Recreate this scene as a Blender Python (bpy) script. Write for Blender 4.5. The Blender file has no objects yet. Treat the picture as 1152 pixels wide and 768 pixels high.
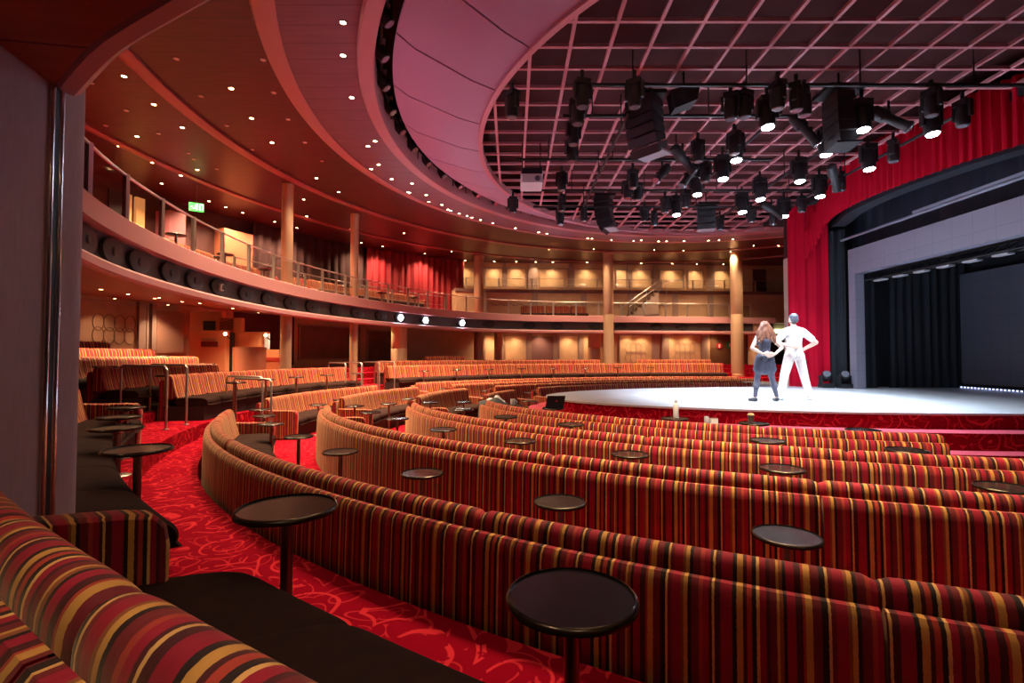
import bpy, bmesh, math, random
from math import sin, cos, pi, radians, sqrt, atan2, hypot
from mathutils import Vector, Matrix
random.seed(7)
S = bpy.context.scene
COL = S.collection

# ------------------------------------------------------------------ camera
F, PITCH, EYE = 560.0, math.atan(16/560), 1.8
cam_d = bpy.data.cameras.new('camera'); cam = bpy.data.objects.new('camera', cam_d); COL.objects.link(cam)
cam_d.sensor_width = 36; cam_d.lens = F/1152*36; cam_d.clip_start = .05; cam_d.clip_end = 200
cam.location = (0, 0, EYE); cam.rotation_euler = (pi/2+PITCH, 0, 0)
S.camera = cam

def ray(px, py):
    u, w = px-576, py-384
    return u, F*cos(PITCH)+w*sin(PITCH), -w*cos(PITCH)+F*sin(PITCH)
def at(px, py, z):                      # survey: the point of the plane at height z seen at (px, py)
    a, b, c = ray(px, py); t = (z-EYE)/c
    return a*t, b*t
def at_y(px, py, y):                    # survey: the point at depth y
    a, b, c = ray(px, py); t = y/b
    return a*t, y, EYE+c*t

# ------------------------------------------------------------------ materials
def mat(name, col=(.5, .5, .5), rough=.6, metal=0, spec=.5, emit=None, es=0, sheen=0):
    m = bpy.data.materials.new(name); m.use_nodes = True
    b = m.node_tree.nodes['Principled BSDF']
    b.inputs['Base Color'].default_value = (*col, 1); b.inputs['Roughness'].default_value = rough
    b.inputs['Metallic'].default_value = metal; b.inputs['Specular IOR Level'].default_value = spec
    if sheen: b.inputs['Sheen Weight'].default_value = sheen
    if emit: b.inputs['Emission Color'].default_value = (*emit, 1); b.inputs['Emission Strength'].default_value = es
    return m
class NT:
    def __init__(s, m): s.t = m.node_tree; s.b = s.t.nodes['Principled BSDF']
    def n(s, typ, **kw):
        x = s.t.nodes.new(typ)
        for k, v in kw.items():
            if k in x.inputs: x.inputs[k].default_value = v
            else: setattr(x, k, v)
        return x
    def l(s, a, b): s.t.links.new(a, b)
    def ramp(s, stops, interp='LINEAR'):
        r = s.t.nodes.new('ShaderNodeValToRGB'); e = r.color_ramp.elements; r.color_ramp.interpolation = interp
        for i, (p, c) in enumerate(stops):
            x = e[i] if i < 2 else e.new(p)
            x.position = p; x.color = (*c, 1)
        return r
    def math(s, op, a=None, b=None):
        x = s.t.nodes.new('ShaderNodeMath'); x.operation = op
        for i, v in enumerate((a, b)):
            if v is None: continue
            if isinstance(v, (int, float)): x.inputs[i].default_value = v
            else: s.l(v, x.inputs[i])
        return x.outputs[0]
    def bump(s, h, st=.3, d=.01):
        b = s.n('ShaderNodeBump', Strength=st, Distance=d); s.l(h, b.inputs['Height']); s.l(b.outputs[0], s.b.inputs['Normal'])

def noisy(m, scale, amt, c1, c2, coord='Object', rough=None, stretch=(1, 1, 1), bump=0):
    t = NT(m); tc = t.n('ShaderNodeTexCoord'); mp = t.n('ShaderNodeMapping'); mp.inputs['Scale'].default_value = stretch
    t.l(tc.outputs[coord], mp.inputs[0]); nz = t.n('ShaderNodeTexNoise', Scale=scale, Detail=6)
    t.l(mp.outputs[0], nz.inputs['Vector']); r = t.ramp([(.5-amt, c1), (.5+amt, c2)]); t.l(nz.outputs['Fac'], r.inputs[0])
    t.l(r.outputs[0], t.b.inputs['Base Color'])
    if bump: t.bump(nz.outputs['Fac'], bump, .01)
    return m

R_ = (.31, .006, .024); D_ = (.07, .008, .011); G_ = (.56, .26, .055); O_ = (.40, .040, .022); K_ = (.022, .008, .007); Y_ = (.70, .37, .11); M_ = (.17, .012, .016); B_ = (.26, .07, .022)
def stripe_mat(name):
    m = mat(name, rough=.75, spec=.2, sheen=.22); t = NT(m)
    t.b.inputs['Sheen Roughness'].default_value = .42; t.b.inputs['Sheen Tint'].default_value = (1, .72, .42, 1)
    uv = t.n('ShaderNodeUVMap'); sp = t.n('ShaderNodeSeparateXYZ'); t.l(uv.outputs[0], sp.inputs[0])
    nz = t.n('ShaderNodeTexNoise', Scale=60, Detail=2); t.l(uv.outputs[0], nz.inputs['Vector'])
    jit = t.math('MULTIPLY', t.math('SUBTRACT', nz.outputs['Fac'], .5), .006)
    u = t.math('FRACT', t.math('DIVIDE', t.math('ADD', sp.outputs[0], jit), .64))
    seq = [(G_, 3), (K_, 2), (R_, 6), (D_, 3), (Y_, 1.4), (D_, 1.6), (R_, 3), (O_, 2), (M_, 4), (K_, 2), (G_, 2.2), (B_, 1.6), (R_, 5), (M_, 2), (Y_, 1.2), (K_, 3), (M_, 4), (G_, 3), (O_, 1.3), (D_, 3), (R_, 4),
           (K_, 1.6), (B_, 1.8), (G_, 1.2), (M_, 3), (D_, 2), (R_, 3), (Y_, 1.6), (K_, 2.2), (O_, 2.5), (D_, 2)]
    tot = sum(w for _, w in seq); p = 0; st = []
    for c, w in seq: st.append((p/tot, c)); p += w
    r = t.ramp(st, 'CONSTANT'); t.l(u, r.inputs[0])
    nz2 = t.n('ShaderNodeTexNoise', Scale=9, Detail=5); t.l(uv.outputs[0], nz2.inputs['Vector'])
    mx = t.n('ShaderNodeMix', data_type='RGBA', blend_type='MULTIPLY'); mx.inputs['Factor'].default_value = .45
    rr = t.ramp([(.3, (.45, .45, .45)), (.7, (1, 1, 1))]); t.l(nz2.outputs['Fac'], rr.inputs[0])
    t.l(r.outputs[0], mx.inputs['A']); t.l(rr.outputs[0], mx.inputs['B']); t.l(mx.outputs['Result'], t.b.inputs['Base Color'])
    t.bump(nz.outputs['Fac'], .25, .004)
    return m
STRIPE = stripe_mat('striped_velvet')
SEAT = noisy(mat('brown_velvet', rough=.9, spec=.06), 14, .25, (.018, .008, .007), (.028, .012, .0095), bump=.05)
BASE = mat('dark_plinth', (.015, .008, .008), .7)

def carpet_mat():
    m = mat('red_scroll_carpet', rough=.95, spec=.03); t = NT(m); tc = t.n('ShaderNodeTexCoord')
    nz = t.n('ShaderNodeTexNoise', Scale=1.6, Detail=1); t.l(tc.outputs['Object'], nz.inputs['Vector'])
    ad = t.n('ShaderNodeMix', data_type='RGBA', blend_type='ADD'); ad.inputs['Factor'].default_value = .45
    t.l(tc.outputs['Object'], ad.inputs['A']); t.l(nz.outputs['Color'], ad.inputs['B'])
    vo = t.n('ShaderNodeTexVoronoi', Scale=2.2); t.l(ad.outputs['Result'], vo.inputs['Vector'])
    w = t.math('SINE', t.math('MULTIPLY', vo.outputs['Distance'], 27))
    vo2 = t.n('ShaderNodeTexVoronoi', Scale=4.1); t.l(ad.outputs['Result'], vo2.inputs['Vector'])
    w2 = t.math('SINE', t.math('MULTIPLY', vo2.outputs['Distance'], 22))
    g = t.math('MAXIMUM', t.math('GREATER_THAN', w, .86), t.math('MULTIPLY', t.math('GREATER_THAN', w2, .9), .7))
    nz3 = t.n('ShaderNodeTexNoise', Scale=5, Detail=3); t.l(tc.outputs['Object'], nz3.inputs['Vector'])
    k = t.math('MULTIPLY', g, t.math('GREATER_THAN', nz3.outputs['Fac'], .42))
    r = t.ramp([(0, (.215, .0012, .010)), (1, (.50, .020, .030))]); t.l(k, r.inputs[0]); t.l(r.outputs[0], t.b.inputs['Base Color'])
    f = t.n('ShaderNodeTexNoise', Scale=180, Detail=1); t.l(tc.outputs['Object'], f.inputs['Vector']); t.bump(f.outputs['Fac'], .3, .004)
    return m
CARPET = carpet_mat()
def wood_ceiling(name, c1, c2):
    m = mat(name, rough=.38, spec=.3); t = NT(m); tc = t.n('ShaderNodeTexCoord'); mp = t.n('ShaderNodeMapping'); mp.inputs['Scale'].default_value = (1, 12, 1)
    t.l(tc.outputs['Object'], mp.inputs[0]); nz = t.n('ShaderNodeTexNoise', Scale=1.5, Detail=7); t.l(mp.outputs[0], nz.inputs['Vector'])
    r = t.ramp([(.3, c1), (.7, c2)]); t.l(nz.outputs['Fac'], r.inputs[0])
    sp = t.n('ShaderNodeSeparateXYZ'); t.l(tc.outputs['Object'], sp.inputs[0])
    fy = t.math('FRACT', t.math('MULTIPLY', sp.outputs[1], 2.2)); ln = t.math('LESS_THAN', fy, .025)
    mx = t.n('ShaderNodeMix', data_type='RGBA'); t.l(ln, mx.inputs['Factor']); t.l(r.outputs[0], mx.inputs['A']); mx.inputs['B'].default_value = (c1[0]*.4, c1[1]*.4, c1[2]*.4, 1)
    t.l(mx.outputs['Result'], t.b.inputs['Base Color'])
    return m
WOODC = wood_ceiling('red_wood_ceiling', (.045, .008, .0095), (.078, .015, .015))
RINGC = wood_ceiling('rose_ring_ceiling', (.18, .095, .125), (.22, .12, .15))
SOFFIT = wood_ceiling('under_balcony_wood', (.30, .085, .035), (.40, .12, .05))
PINK = mat('rose_painted_metal', (.46, .215, .225), .42, 0, .5)
TRIMB = mat('maroon_rose_trim', (.27, .085, .09), .42)
CONEM = mat('mauve_panel', (.41, .27, .39), .45)
GRIDM = mat('rose_grid_beam', (.62, .27, .30), .5)
BLACKC = noisy(mat('black_void_ceiling', rough=.9), 1.2, .2, (.045, .007, .008), (.075, .012, .013))
DARK = mat('black_recess', (.016, .017, .018), .6)
SLOT = mat('charcoal_recess', (.055, .058, .060), .6)
BLACK = mat('black_metal', (.012, .012, .014), .42)
BLACKP = mat('black_plastic', (.02, .02, .024), .5)
GREY = mat('grey_casing', (.36, .36, .40), .4)
TTOP = mat('black_lacquer', (.006, .006, .007), .22, 0, .6)
TBRONZE = mat('bronzed_rim', (.05, .036, .026), .25, .85)
POLE = mat('brushed_bronze_pole', (.26, .19, .17), .32, .9)
STEEL = mat('brushed_steel', (.48, .43, .40), .32, .9)
CHROME = mat('polished_chrome', (.75, .75, .78), .12, 1)
GOLDC = mat('champagne_metal', (.54, .36, .23), .42, .55)
PILLAR = noisy(mat('grey_linen_panel', rough=.7, spec=.3), 90, .3, (.40, .335, .365), (.48, .41, .44), stretch=(1, 1, .12))
RED = mat('red_velvet_curtain', (.52, .001, .022), .7, 0, .15)
DRED = mat('wine_velvet_curtain', (.17, .003, .008), .7, 0, .3)
BLKD = mat('black_stage_drape', (.010, .014, .022), .8)
TEASER = mat('navy_border_cloth', (.022, .030, .055), .8)
PEACH = mat('peach_paint', (.62, .27, .12), .6)
PEACHD = mat('terracotta_paint', (.38, .12, .06), .6)
MAROON = mat('maroon_wall', (.055, .010, .009), .7)
CREAM = mat('cream_paint', (.60, .48, .40), .5)
STAGEF = noisy(mat('pale_stage_vinyl', rough=.34, spec=.5), 1.4, .3, (.46, .50, .54), (.60, .63, .66))
TAN = noisy(mat('tan_wallcovering', rough=.65), 3, .3, (.44, .28, .16), (.54, .35, .21))
TANP = noisy(mat('tan_damask_panel', rough=.6), 2.5, .2, (.52, .34, .18), (.62, .41, .23))
PILA = mat('taupe_pilaster', (.30, .20, .16), .5)
BROWN = mat('walnut_door', (.16, .075, .035), .5)
LAMPW = mat('warm_lamp_lens', (1, .8, .5), .4, emit=(1, .62, .26), es=28)
LAMPOFF = mat('unlit_lamp_lens', (.85, .80, .80), .3)
LAMPB = mat('cool_stage_lens', (1, 1, 1), .4, emit=(.80, .86, 1), es=45)
LENSD = mat('dim_lens', (.35, .38, .45), .12, .6)
WHITE = mat('white_plastic', (.75, .75, .76), .4)
EXITG = mat('green_exit_glow', (.05, .5, .1), .5, emit=(.04, .8, .08), es=.7)
EXITW = mat('white_pictogram_glow', (.9, 1, .9), .5, emit=(.7, 1, .66), es=1.8)
YELG = mat('step_light_glow', (.8, .9, .2), .5, emit=(.8, 1, .1), es=2)
def led_mat(name, c1, c2, cell):
    m = mat(name, rough=.55); t = NT(m); tc = t.n('ShaderNodeTexCoord'); sp = t.n('ShaderNodeSeparateXYZ'); t.l(tc.outputs['Object'], sp.inputs[0])
    a = t.math('LESS_THAN', t.math('FRACT', t.math('DIVIDE', sp.outputs[1], cell)), .04); b = t.math('LESS_THAN', t.math('FRACT', t.math('DIVIDE', sp.outputs[2], cell)), .04)
    r = t.ramp([(0, c1), (1, c2)]); t.l(t.math('MAXIMUM', a, b), r.inputs[0]); t.l(r.outputs[0], t.b.inputs['Base Color']); return m
LED = led_mat('grey_led_tiles', (.23, .22, .29), (.20, .19, .26), .5)
LEDB = led_mat('dark_led_tiles', (.10, .11, .15), (.085, .09, .13), .5)
def glass_mat():
    m = bpy.data.materials.new('railing_glass'); m.use_nodes = True; t = m.node_tree; t.nodes.clear()
    o = t.nodes.new('ShaderNodeOutputMaterial'); mx = t.nodes.new('ShaderNodeMixShader'); tr = t.nodes.new('ShaderNodeBsdfTransparent'); gl = t.nodes.new('ShaderNodeBsdfGlossy')
    tr.inputs[0].default_value = (.93, .93, .92, 1); gl.inputs['Roughness'].default_value = .05; mx.inputs[0].default_value = .06
    t.links.new(tr.outputs[0], mx.inputs[1]); t.links.new(gl.outputs[0], mx.inputs[2]); t.links.new(mx.outputs[0], o.inputs[0]); return m
GLASS = glass_mat()
SKIN = mat('skin', (.62, .40, .31), .5); HAIRB = noisy(mat('auburn_hair', rough=.45, spec=.5), 25, .2, (.13, .04, .022), (.28, .11, .06), stretch=(1, 1, .3)); HAIRD = mat('dark_cropped_hair', (.06, .06, .08), .6)
SLATE = mat('slate_jersey', (.045, .045, .07), .75); TEE = mat('white_cotton', (.85, .85, .86), .7); CHINO = mat('cream_chino', (.66, .55, .50), .75); SHOE = mat('black_trainer', (.02, .02, .025), .5); SHOEW = mat('white_trainer', (.75, .74, .74), .5)

# ------------------------------------------------------------------ mesh helpers
class MB:
    def __init__(s): s.v = []; s.f = []; s.u = []; s.m = []; s.mi = 0
    def add(s, vs, fs, uv=None):
        o = len(s.v); s.v += [tuple(p) for p in vs]; s.u += uv if uv else [(0, 0)]*len(vs)
        for f in fs: s.f.append([i+o for i in f]); s.m.append(s.mi)
    def box(s, x0, x1, y0, y1, z0, z1):
        s.add([(x, y, z) for z in (z0, z1) for y in (y0, y1) for x in (x0, x1)], [(0, 2, 3, 1), (4, 5, 7, 6), (0, 1, 5, 4), (2, 6, 7, 3), (0, 4, 6, 2), (1, 3, 7, 5)],
              [(x+y, z) for z in (z0, z1) for y in (y0, y1) for x in (x0, x1)])
    def obox(s, c, ax, hx, hy, z0, z1):             # box turned about z; ax = direction of its length
        ux, uy = ax; vs = []
        for z in (z0, z1):
            for b in (-1, 1):
                for a in (-1, 1): vs.append((c[0]+ux*hx*a-uy*hy*b, c[1]+uy*hx*a+ux*hy*b, z))
        s.add(vs, [(0, 2, 3, 1), (4, 5, 7, 6), (0, 1, 5, 4), (2, 6, 7, 3), (0, 4, 6, 2), (1, 3, 7, 5)])
    def lathe(s, prof, n=20, c=(0, 0, 0), axis=(0, 0, 1)):
        A = Vector(axis).normalized(); X = A.orthogonal().normalized(); Y = A.cross(X); C0 = Vector(c); vs = []; fs = []
        for r, z in prof:
            for i in range(n):
                a = 2*pi*i/n; vs.append(C0+A*z+(X*cos(a)+Y*sin(a))*r)
        m = len(prof)
        for j in range(m-1):
            for i in range(n):
                k = (i+1) % n; fs.append((j*n+i, j*n+k, (j+1)*n+k, (j+1)*n+i))
        fs.append(tuple(range(n))[::-1]); fs.append(tuple((m-1)*n+i for i in range(n)))
        s.add(vs, fs)
    def cyl(s, a, b, r, r2=None, n=10):
        a = Vector(a); b = Vector(b); L = (b-a).length
        s.lathe([(r, 0), (r if r2 is None else r2, L)], n, a, b-a)
    def tube(s, pts, r, n=8):
        pts = [Vector(p) for p in pts]; rs = r if isinstance(r, (list, tuple)) else [r]*len(pts); vs = []; fs = []; X = None
        for i, p in enumerate(pts):
            d = (pts[min(i+1, len(pts)-1)]-pts[max(i-1, 0)]).normalized()
            X = d.orthogonal().normalized() if X is None else (X-d*X.dot(d)).normalized()
            Y = d.cross(X)
            for k in range(n): a = 2*pi*k/n; vs.append(p+(X*cos(a)+Y*sin(a))*rs[i])
        for i in range(len(pts)-1):
            for k in range(n): q = (k+1) % n; fs.append((i*n+k, i*n+q, (i+1)*n+q, (i+1)*n+k))
        fs.append(tuple(range(n))[::-1]); fs.append(tuple((len(pts)-1)*n+k for k in range(n)))
        s.add(vs, fs)
    def ball(s, c, r, n=12, m=8):
        rx, ry, rz = r if isinstance(r, (list, tuple)) else (r, r, r); vs = []; fs = []
        vs.append((c[0], c[1], c[2]-rz))
        for j in range(1, m):
            t = -pi/2+pi*j/m
            for i in range(n): a = 2*pi*i/n; vs.append((c[0]+rx*cos(t)*cos(a), c[1]+ry*cos(t)*sin(a), c[2]+rz*sin(t)))
        vs.append((c[0], c[1], c[2]+rz)); T = len(vs)-1
        for i in range(n): fs.append((0, 1+(i+1) % n, 1+i)); fs.append((T, 1+(m-2)*n+i, 1+(m-2)*n+(i+1) % n))
        for j in range(m-2):
            for i in range(n): k = (i+1) % n; fs.append((1+j*n+i, 1+j*n+k, 1+(j+1)*n+k, 1+(j+1)*n+i))
        s.add(vs, fs)
    def limb(s, pts, rs, n=12):                      # rounded chain of tapered pieces (later fused)
        for i in range(len(pts)-1):
            a, b = Vector(pts[i]), Vector(pts[i+1]); s.tube([a+(b-a)*k/6 for k in range(7)], [rs[i]+(rs[i+1]-rs[i])*k/6 for k in range(7)], n)
        for p, r in zip(pts, rs): s.ball(p, r*1.0, n, 8)

ORIG = {}
def obj(name, mb, m, parent=None, smooth=40, local=False, fix=True):
    me = bpy.data.meshes.new(name); off = Vector((0, 0, 0))
    if parent is not None and not local: off = ORIG.get(parent.name, Vector((0, 0, 0)))
    me.from_pydata([Vector(v)-off for v in mb.v], [], mb.f)
    ms = m if isinstance(m, list) else [m]
    for x in ms: me.materials.append(x)
    if len(ms) > 1: me.polygons.foreach_set('material_index', mb.m)
    uvl = me.uv_layers.new(name='UVMap'); buf = []
    for lp in me.loops: buf += mb.u[lp.vertex_index]
    uvl.data.foreach_set('uv', buf)
    if fix:
        bm = bmesh.new(); bm.from_mesh(me); bmesh.ops.recalc_face_normals(bm, faces=bm.faces); bm.to_mesh(me); bm.free()
    if smooth:
        me.polygons.foreach_set('use_smooth', [True]*len(me.polygons)); me.set_sharp_from_angle(angle=radians(smooth))
    o = bpy.data.objects.new(name, me); COL.objects.link(o)
    if parent is not None:
        o.parent = parent; ORIG[o.name] = off
    return o
def thing(name, label, cat, loc=(0, 0, 0), group=None):
    o = bpy.data.objects.new(name, None); COL.objects.link(o); o.location = loc; o.empty_display_size = .1
    o['label'] = label; o['category'] = cat
    if group: o['group'] = group
    ORIG[o.name] = Vector(loc); return o
def tag(o, label, cat, group=None):
    o['label'] = label; o['category'] = cat
    if group: o['group'] = group
    return o
def struct(o, label=None, cat=None):
    o['kind'] = 'structure'
    if label: o['label'] = label
    if cat: o['category'] = cat
    return o
def dup(root, loc, label=None, rotz=None):
    r = root.copy(); COL.objects.link(r); r.location = loc
    if rotz is not None: r.rotation_euler = (0, 0, rotz)
    if label: r['label'] = label
    def kids(a, b):
        for ch in list(a.children):
            c = ch.copy(); COL.objects.link(c); c.parent = b; kids(ch, c)
    kids(root, r); return r
ORD = 'first second third fourth fifth sixth seventh eighth ninth tenth eleventh twelfth thirteenth fourteenth fifteenth sixteenth seventeenth eighteenth nineteenth twentieth'.split()
def nth(i):
    if i < 20: return ORD[i]
    n = i+1; t, u = divmod(n, 10)
    tens = {2: 'twent', 3: 'thirt', 4: 'fort', 5: 'fift', 6: 'sixt', 7: 'sevent'}[t]
    return tens+'ieth' if u == 0 else tens+'y-'+ORD[u-1]

# ------------------------------------------------------------------ curved plan lines
class Path:
    def __init__(s, pts, ts=None):
        s.p = [Vector((x, y)) for x, y in pts]; s.s = [0]; s.t = ts
        for a, b in zip(s.p, s.p[1:]): s.s.append(s.s[-1]+(b-a).length)
        s.L = s.s[-1]; n = len(s.p); s.n = []
        for i in range(n):
            d = (s.p[min(i+1, n-1)]-s.p[max(i-1, 0)]).normalized(); s.n.append(Vector((-d.y, d.x)))
    def _i(s, q, arr):
        lo, hi = 0, len(arr)-2
        while lo < hi:
            mid = (lo+hi+1)//2
            if arr[mid] <= q: lo = mid
            else: hi = mid-1
        return lo, (q-arr[lo])/(arr[lo+1]-arr[lo])
    def pos(s, q, off=0):
        i, f = s._i(q, s.s); p = s.p[i].lerp(s.p[i+1], f); n = s.n[i].lerp(s.n[i+1], max(0, min(1, f))).normalized()
        return p+n*off, n
    def at_t(s, t):
        i, f = s._i(t, s.t); return s.s[i]+(s.s[i+1]-s.s[i])*f
    def offset(s, o): return Path([tuple(a+n*o) for a, n in zip(s.p, s.n)], s.t)
    def hit(s, px):                                  # arc length where the sight line of column px crosses
        k = (px-576)/560.0; best = None
        for i in range(len(s.p)-1):
            a, b = s.p[i], s.p[i+1]; fa, fb = a.x-k*a.y, b.x-k*b.y
            if fa*fb <= 0 and a.y > 0: best = s.s[i]+(s.s[i+1]-s.s[i])*(fa/(fa-fb) if fa != fb else 0)
        return best
CX, CY = 8.5, 11.4
def ell(a, b, t0=-125, t1=125, n=250):
    ts = [t0+(t1-t0)*i/n for i in range(n+1)]
    return Path([(CX-a*cos(radians(t)), CY+b*sin(radians(t))) for t in ts], ts)
def arc(cx, cy, r, t0, t1, n=120):
    ts = [t0+(t1-t0)*i/n for i in range(n+1)]
    return Path([(cx-r*cos(radians(t)), cy+r*sin(radians(t))) for t in ts], ts)

def sweep(mb, path, s0, s1, n, prof, z0=0, pinch=None, skew=0, depthuv=False, closed=True):
    """a closed cross-section of (offset, height) carried along a plan line"""
    m = len(prof); co = sum(o for o, _ in prof)/m; cz = sum(z for _, z in prof)/m; vs = []; uv = []; fs = []
    for i in range(n+1):
        f = i/n; q = s0+(s1-s0)*f; k = pinch(f) if pinch else 1
        for o, z in prof:
            o2 = co+(o-co)*k; z2 = cz+(z-cz)*k
            P, N = path.pos(q+skew*(1-f)*(-o2), o2)
            vs.append((P.x, P.y, z0+z2)); uv.append((o, z) if depthuv else (q, z))
    for i in range(n):
        for j in range(m if closed else m-1):
            k = (j+1) % m; fs.append((i*m+j, (i+1)*m+j, (i+1)*m+k, i*m+k))
    mb.add(vs, fs, uv)
    if closed:
        for b in (0, n):
            mb.add(vs[b*m:(b+1)*m], [tuple(range(m))], [(o, z) for o, z in prof])
def cush(e=.1, k=.84):
    def g(f):
        d = min(f, 1-f)/e
        return 1 if d >= 1 else k+(1-k)*sqrt(max(0, 1-(1-d)**2))
    return g

P_PANEL = [(.02, 0), (.12, 0), (.115, .40), (.105, .70), (.095, .755), (.07, .785), (.035, .785), (.02, .76)]
P_BACK = [(.012, .42), (.010, .70), (.016, .76), (.012, .825), (-.012, .868), (-.05, .880), (-.092, .862), (-.120, .81), (-.135, .74), (-.165, .60), (-.20, .47), (-.20, .42)]
P_SEAT = [(-.17, .28), (-.17, .42), (-.28, .437), (-.50, .440), (-.66, .432), (-.74, .412), (-.778, .37), (-.778, .31), (-.745, .275)]
P_BASE = [(-.70, 0), (-.70, .28), (.018, .28), (.018, 0)]
P_ARM = [(-.74, 0), (-.76, .50), (-.745, .575), (-.70, .612), (-.60, .622), (-.30, .625), (.0, .64), (.015, .60), (.015, 0)]
def smooth_prof(p, k):
    if k < 2: return p
    n = len(p); out = []
    for i in range(n):
        a, b, c, d = [Vector(p[(i+q) % n]) for q in (-1, 0, 1, 2)]
        if (b-c).length > .26: out.append(tuple(b)); continue
        for j in range(k):
            t = j/k; out.append(tuple(.5*((2*b)+(c-a)*t+(2*a-5*b+4*c-d)*t*t+(3*b-a-3*c+d)*t**3)))
    return out
def sofa(path, s0, s1, zf, label, group, arm0=False, arm1=False, skew=0, fine=1, seatw=.64, whole_roll=False, armskew=0, allskew=0, big=False):
    sk = lambda q: skew*(1-(q-s0)/L)+allskew
    kk = 4 if fine >= 2.5 else 3 if fine >= 1.5 else 2
    PB, PS = smooth_prof(P_BACK, kk), smooth_prof(P_SEAT, kk)
    L = s1-s0; PA = P_ARM
    if big: PB = [(o+(.01 if z > .6 else 0), z-.02*(z > .6)) for o, z in PB]; PS = [(o if o < -.4 else o*.8, z) for o, z in PS]; PA = [(o*.68, z+(.065 if z > .3 else 0)) for o, z in P_ARM]
    P, N = path.pos((s0+s1)/2, -.35)
    r = thing('banquette_sofa', label, 'sofa', (P.x, P.y, zf), group)
    aw = .15; a, b = s0+(aw if arm0 else 0), s1-(aw if arm1 else 0); L = s1-s0; n = max(6, int(L*5*fine)); mb = MB(); sweep(mb, path, s0+.006, s1-.006, n, P_PANEL, zf, None, skew); obj('back_panel', mb, STRIPE, r)
    mb = MB(); sweep(mb, path, a, b, n, P_BASE, zf, None, skew); obj('base', mb, BASE, r)
    k = max(1, round((b-a)/seatw)); w = (b-a)/k
    for i in range(k):
        q0, q1 = a+w*i, a+w*(i+1); m = max(8, int(10*fine))
        if not whole_roll:
            mb = MB(); sweep(mb, path, q0+.001, q1-.001, m, PB, zf, cush(.16, .9), 0); obj('back_cushion', mb, STRIPE, r)
        mb = MB(); f0, f1 = sk(q0), sk(q1)
        vs = []
        sweep(mb, path, q0, q1, m, PS, zf, cush(.12, .88), 0) if not (skew or allskew) else sweep_sk(mb, path, q0, q1, m, PS, zf, cush(.12, .9), f0, f1)
        obj('seat_cushion', mb, SEAT, r)
    if whole_roll:
        mb = MB(); sweep(mb, path, a, b, int(26*fine), PB, zf, cush(.045, .86), 0); obj('back_cushion', mb, STRIPE, r)
    for flag, q0, q1 in ((arm0, s0, s0+aw), (arm1, s1-aw, s1)):
        if flag:
            mb = MB(); sweep_sk(mb, path, q0, q1, 6, PA, zf, cush(.3, .93), sk(q0)+armskew, sk(q1)+armskew, True); obj('armrest', mb, STRIPE, r)
    return r
def sweep_sk(mb, path, s0, s1, n, prof, z0, pinch, f0, f1, depthuv=False):
    m = len(prof); co = sum(o for o, _ in prof)/m; cz = sum(z for _, z in prof)/m; vs = []; uv = []; fs = []
    for i in range(n+1):
        f = i/n; q = s0+(s1-s0)*f; k = pinch(f) if pinch else 1; sk = f0+(f1-f0)*f
        for o, z in prof:
            o2 = co+(o-co)*k; z2 = cz+(z-cz)*k; P, N = path.pos(q-sk*o2, o2); vs.append((P.x, P.y, z0+z2)); uv.append((o*1.5, z) if depthuv else (q, z))
    for i in range(n):
        for j in range(m): k = (j+1) % m; fs.append((i*m+j, (i+1)*m+j, (i+1)*m+k, i*m+k))
    mb.add(vs, fs, uv)
    for b in (0, n): mb.add(vs[b*m:(b+1)*m], [tuple(range(m))], [(o*1.5, z) for o, z in prof])

def table(x, y, z0, zt, label, group, D=.40, fine=True, tilt=None):
    r = thing('cocktail_table', label, 'table', (x, y, z0), group); R = D/2; n = 40 if fine else 16
    H = zt-z0
    mb = MB(); mb.lathe([(.0, H-.028), (R*.9, H-.028), (R*.97, H-.022), (R*.985, H-.012), (R*.96, H-.004), (R*.93, H-.001), (R*.925, H-.006), (0, H-.006)], n); o = obj('tabletop', mb, TTOP, r, local=True)
    if fine:
        mb = MB(); mb.lathe([(R*.955, H-.024), (R*.995, H-.021), (R*1.005, H-.012), (R*.985, H-.003), (R*.945, H+.001), (R*.93, H-.004), (R*.94, H-.02)], n)
        obj('rim', mb, TBRONZE, o, local=True)
        mb = MB(); mb.lathe([(.026, H-.028), (.075, H-.03), (.075, H-.036), (.032, H-.06), (.026, H-.06)], 16); obj('collar', mb, POLE, r, local=True)
    mb = MB(); mb.lathe([(.024, .012), (.024, H-.03)], 16 if fine else 8); obj('pole', mb, POLE, r, local=True)
    mb = MB(); mb.lathe([(.12, 0), (.12, .008), (.10, .016), (.03, .022), (.024, .03)], 24 if fine else 10); obj('foot', mb, POLE, r, local=True)
    return r

# ------------------------------------------------------------------ floor
TIERS = [(14.06, 10.96, 0, .30), (14.42, 12.32, .30, .55), (15.48, 13.38, .55, .72), (16.58, 14.48, .72, .90), (17.68, 15.58, .90, 1.10), (18.80, 16.70, 1.10, 1.30)]
def build_floor():
    mb = MB(); prev = None; mb.box(-16, 24, -9, 33, -.3, -.02)
    n = 220; t0, t1 = -125, 125
    rings = [(.5, .3, 0)]
    for a, b, z0, z1 in TIERS: rings += [(a, b, z0), (a, b, z1)]
    rings.append((25, 23, 1.30)); vs = []; fs = []
    for a, b, z in rings:
        for i in range(n+1):
            t = radians(t0+(t1-t0)*i/n); vs.append((CX-a*cos(t), CY+b*sin(t), z))
    for j in range(len(rings)-1):
        for i in range(n): fs.append((j*(n+1)+i, j*(n+1)+i+1, (j+1)*(n+1)+i+1, (j+1)*(n+1)+i))
    mb.add(vs, fs); struct(obj('floor', mb, CARPET, smooth=30, fix=False), 'red scroll-patterned carpet stepping up in curved tiers', 'floor')
build_floor()
def floor_z(x, y):
    z = 0
    for a, b, z0, z1 in TIERS:
        if ((x-CX)/a)**2+((y-CY)/b)**2 > 1: z = z1
    return z

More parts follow.
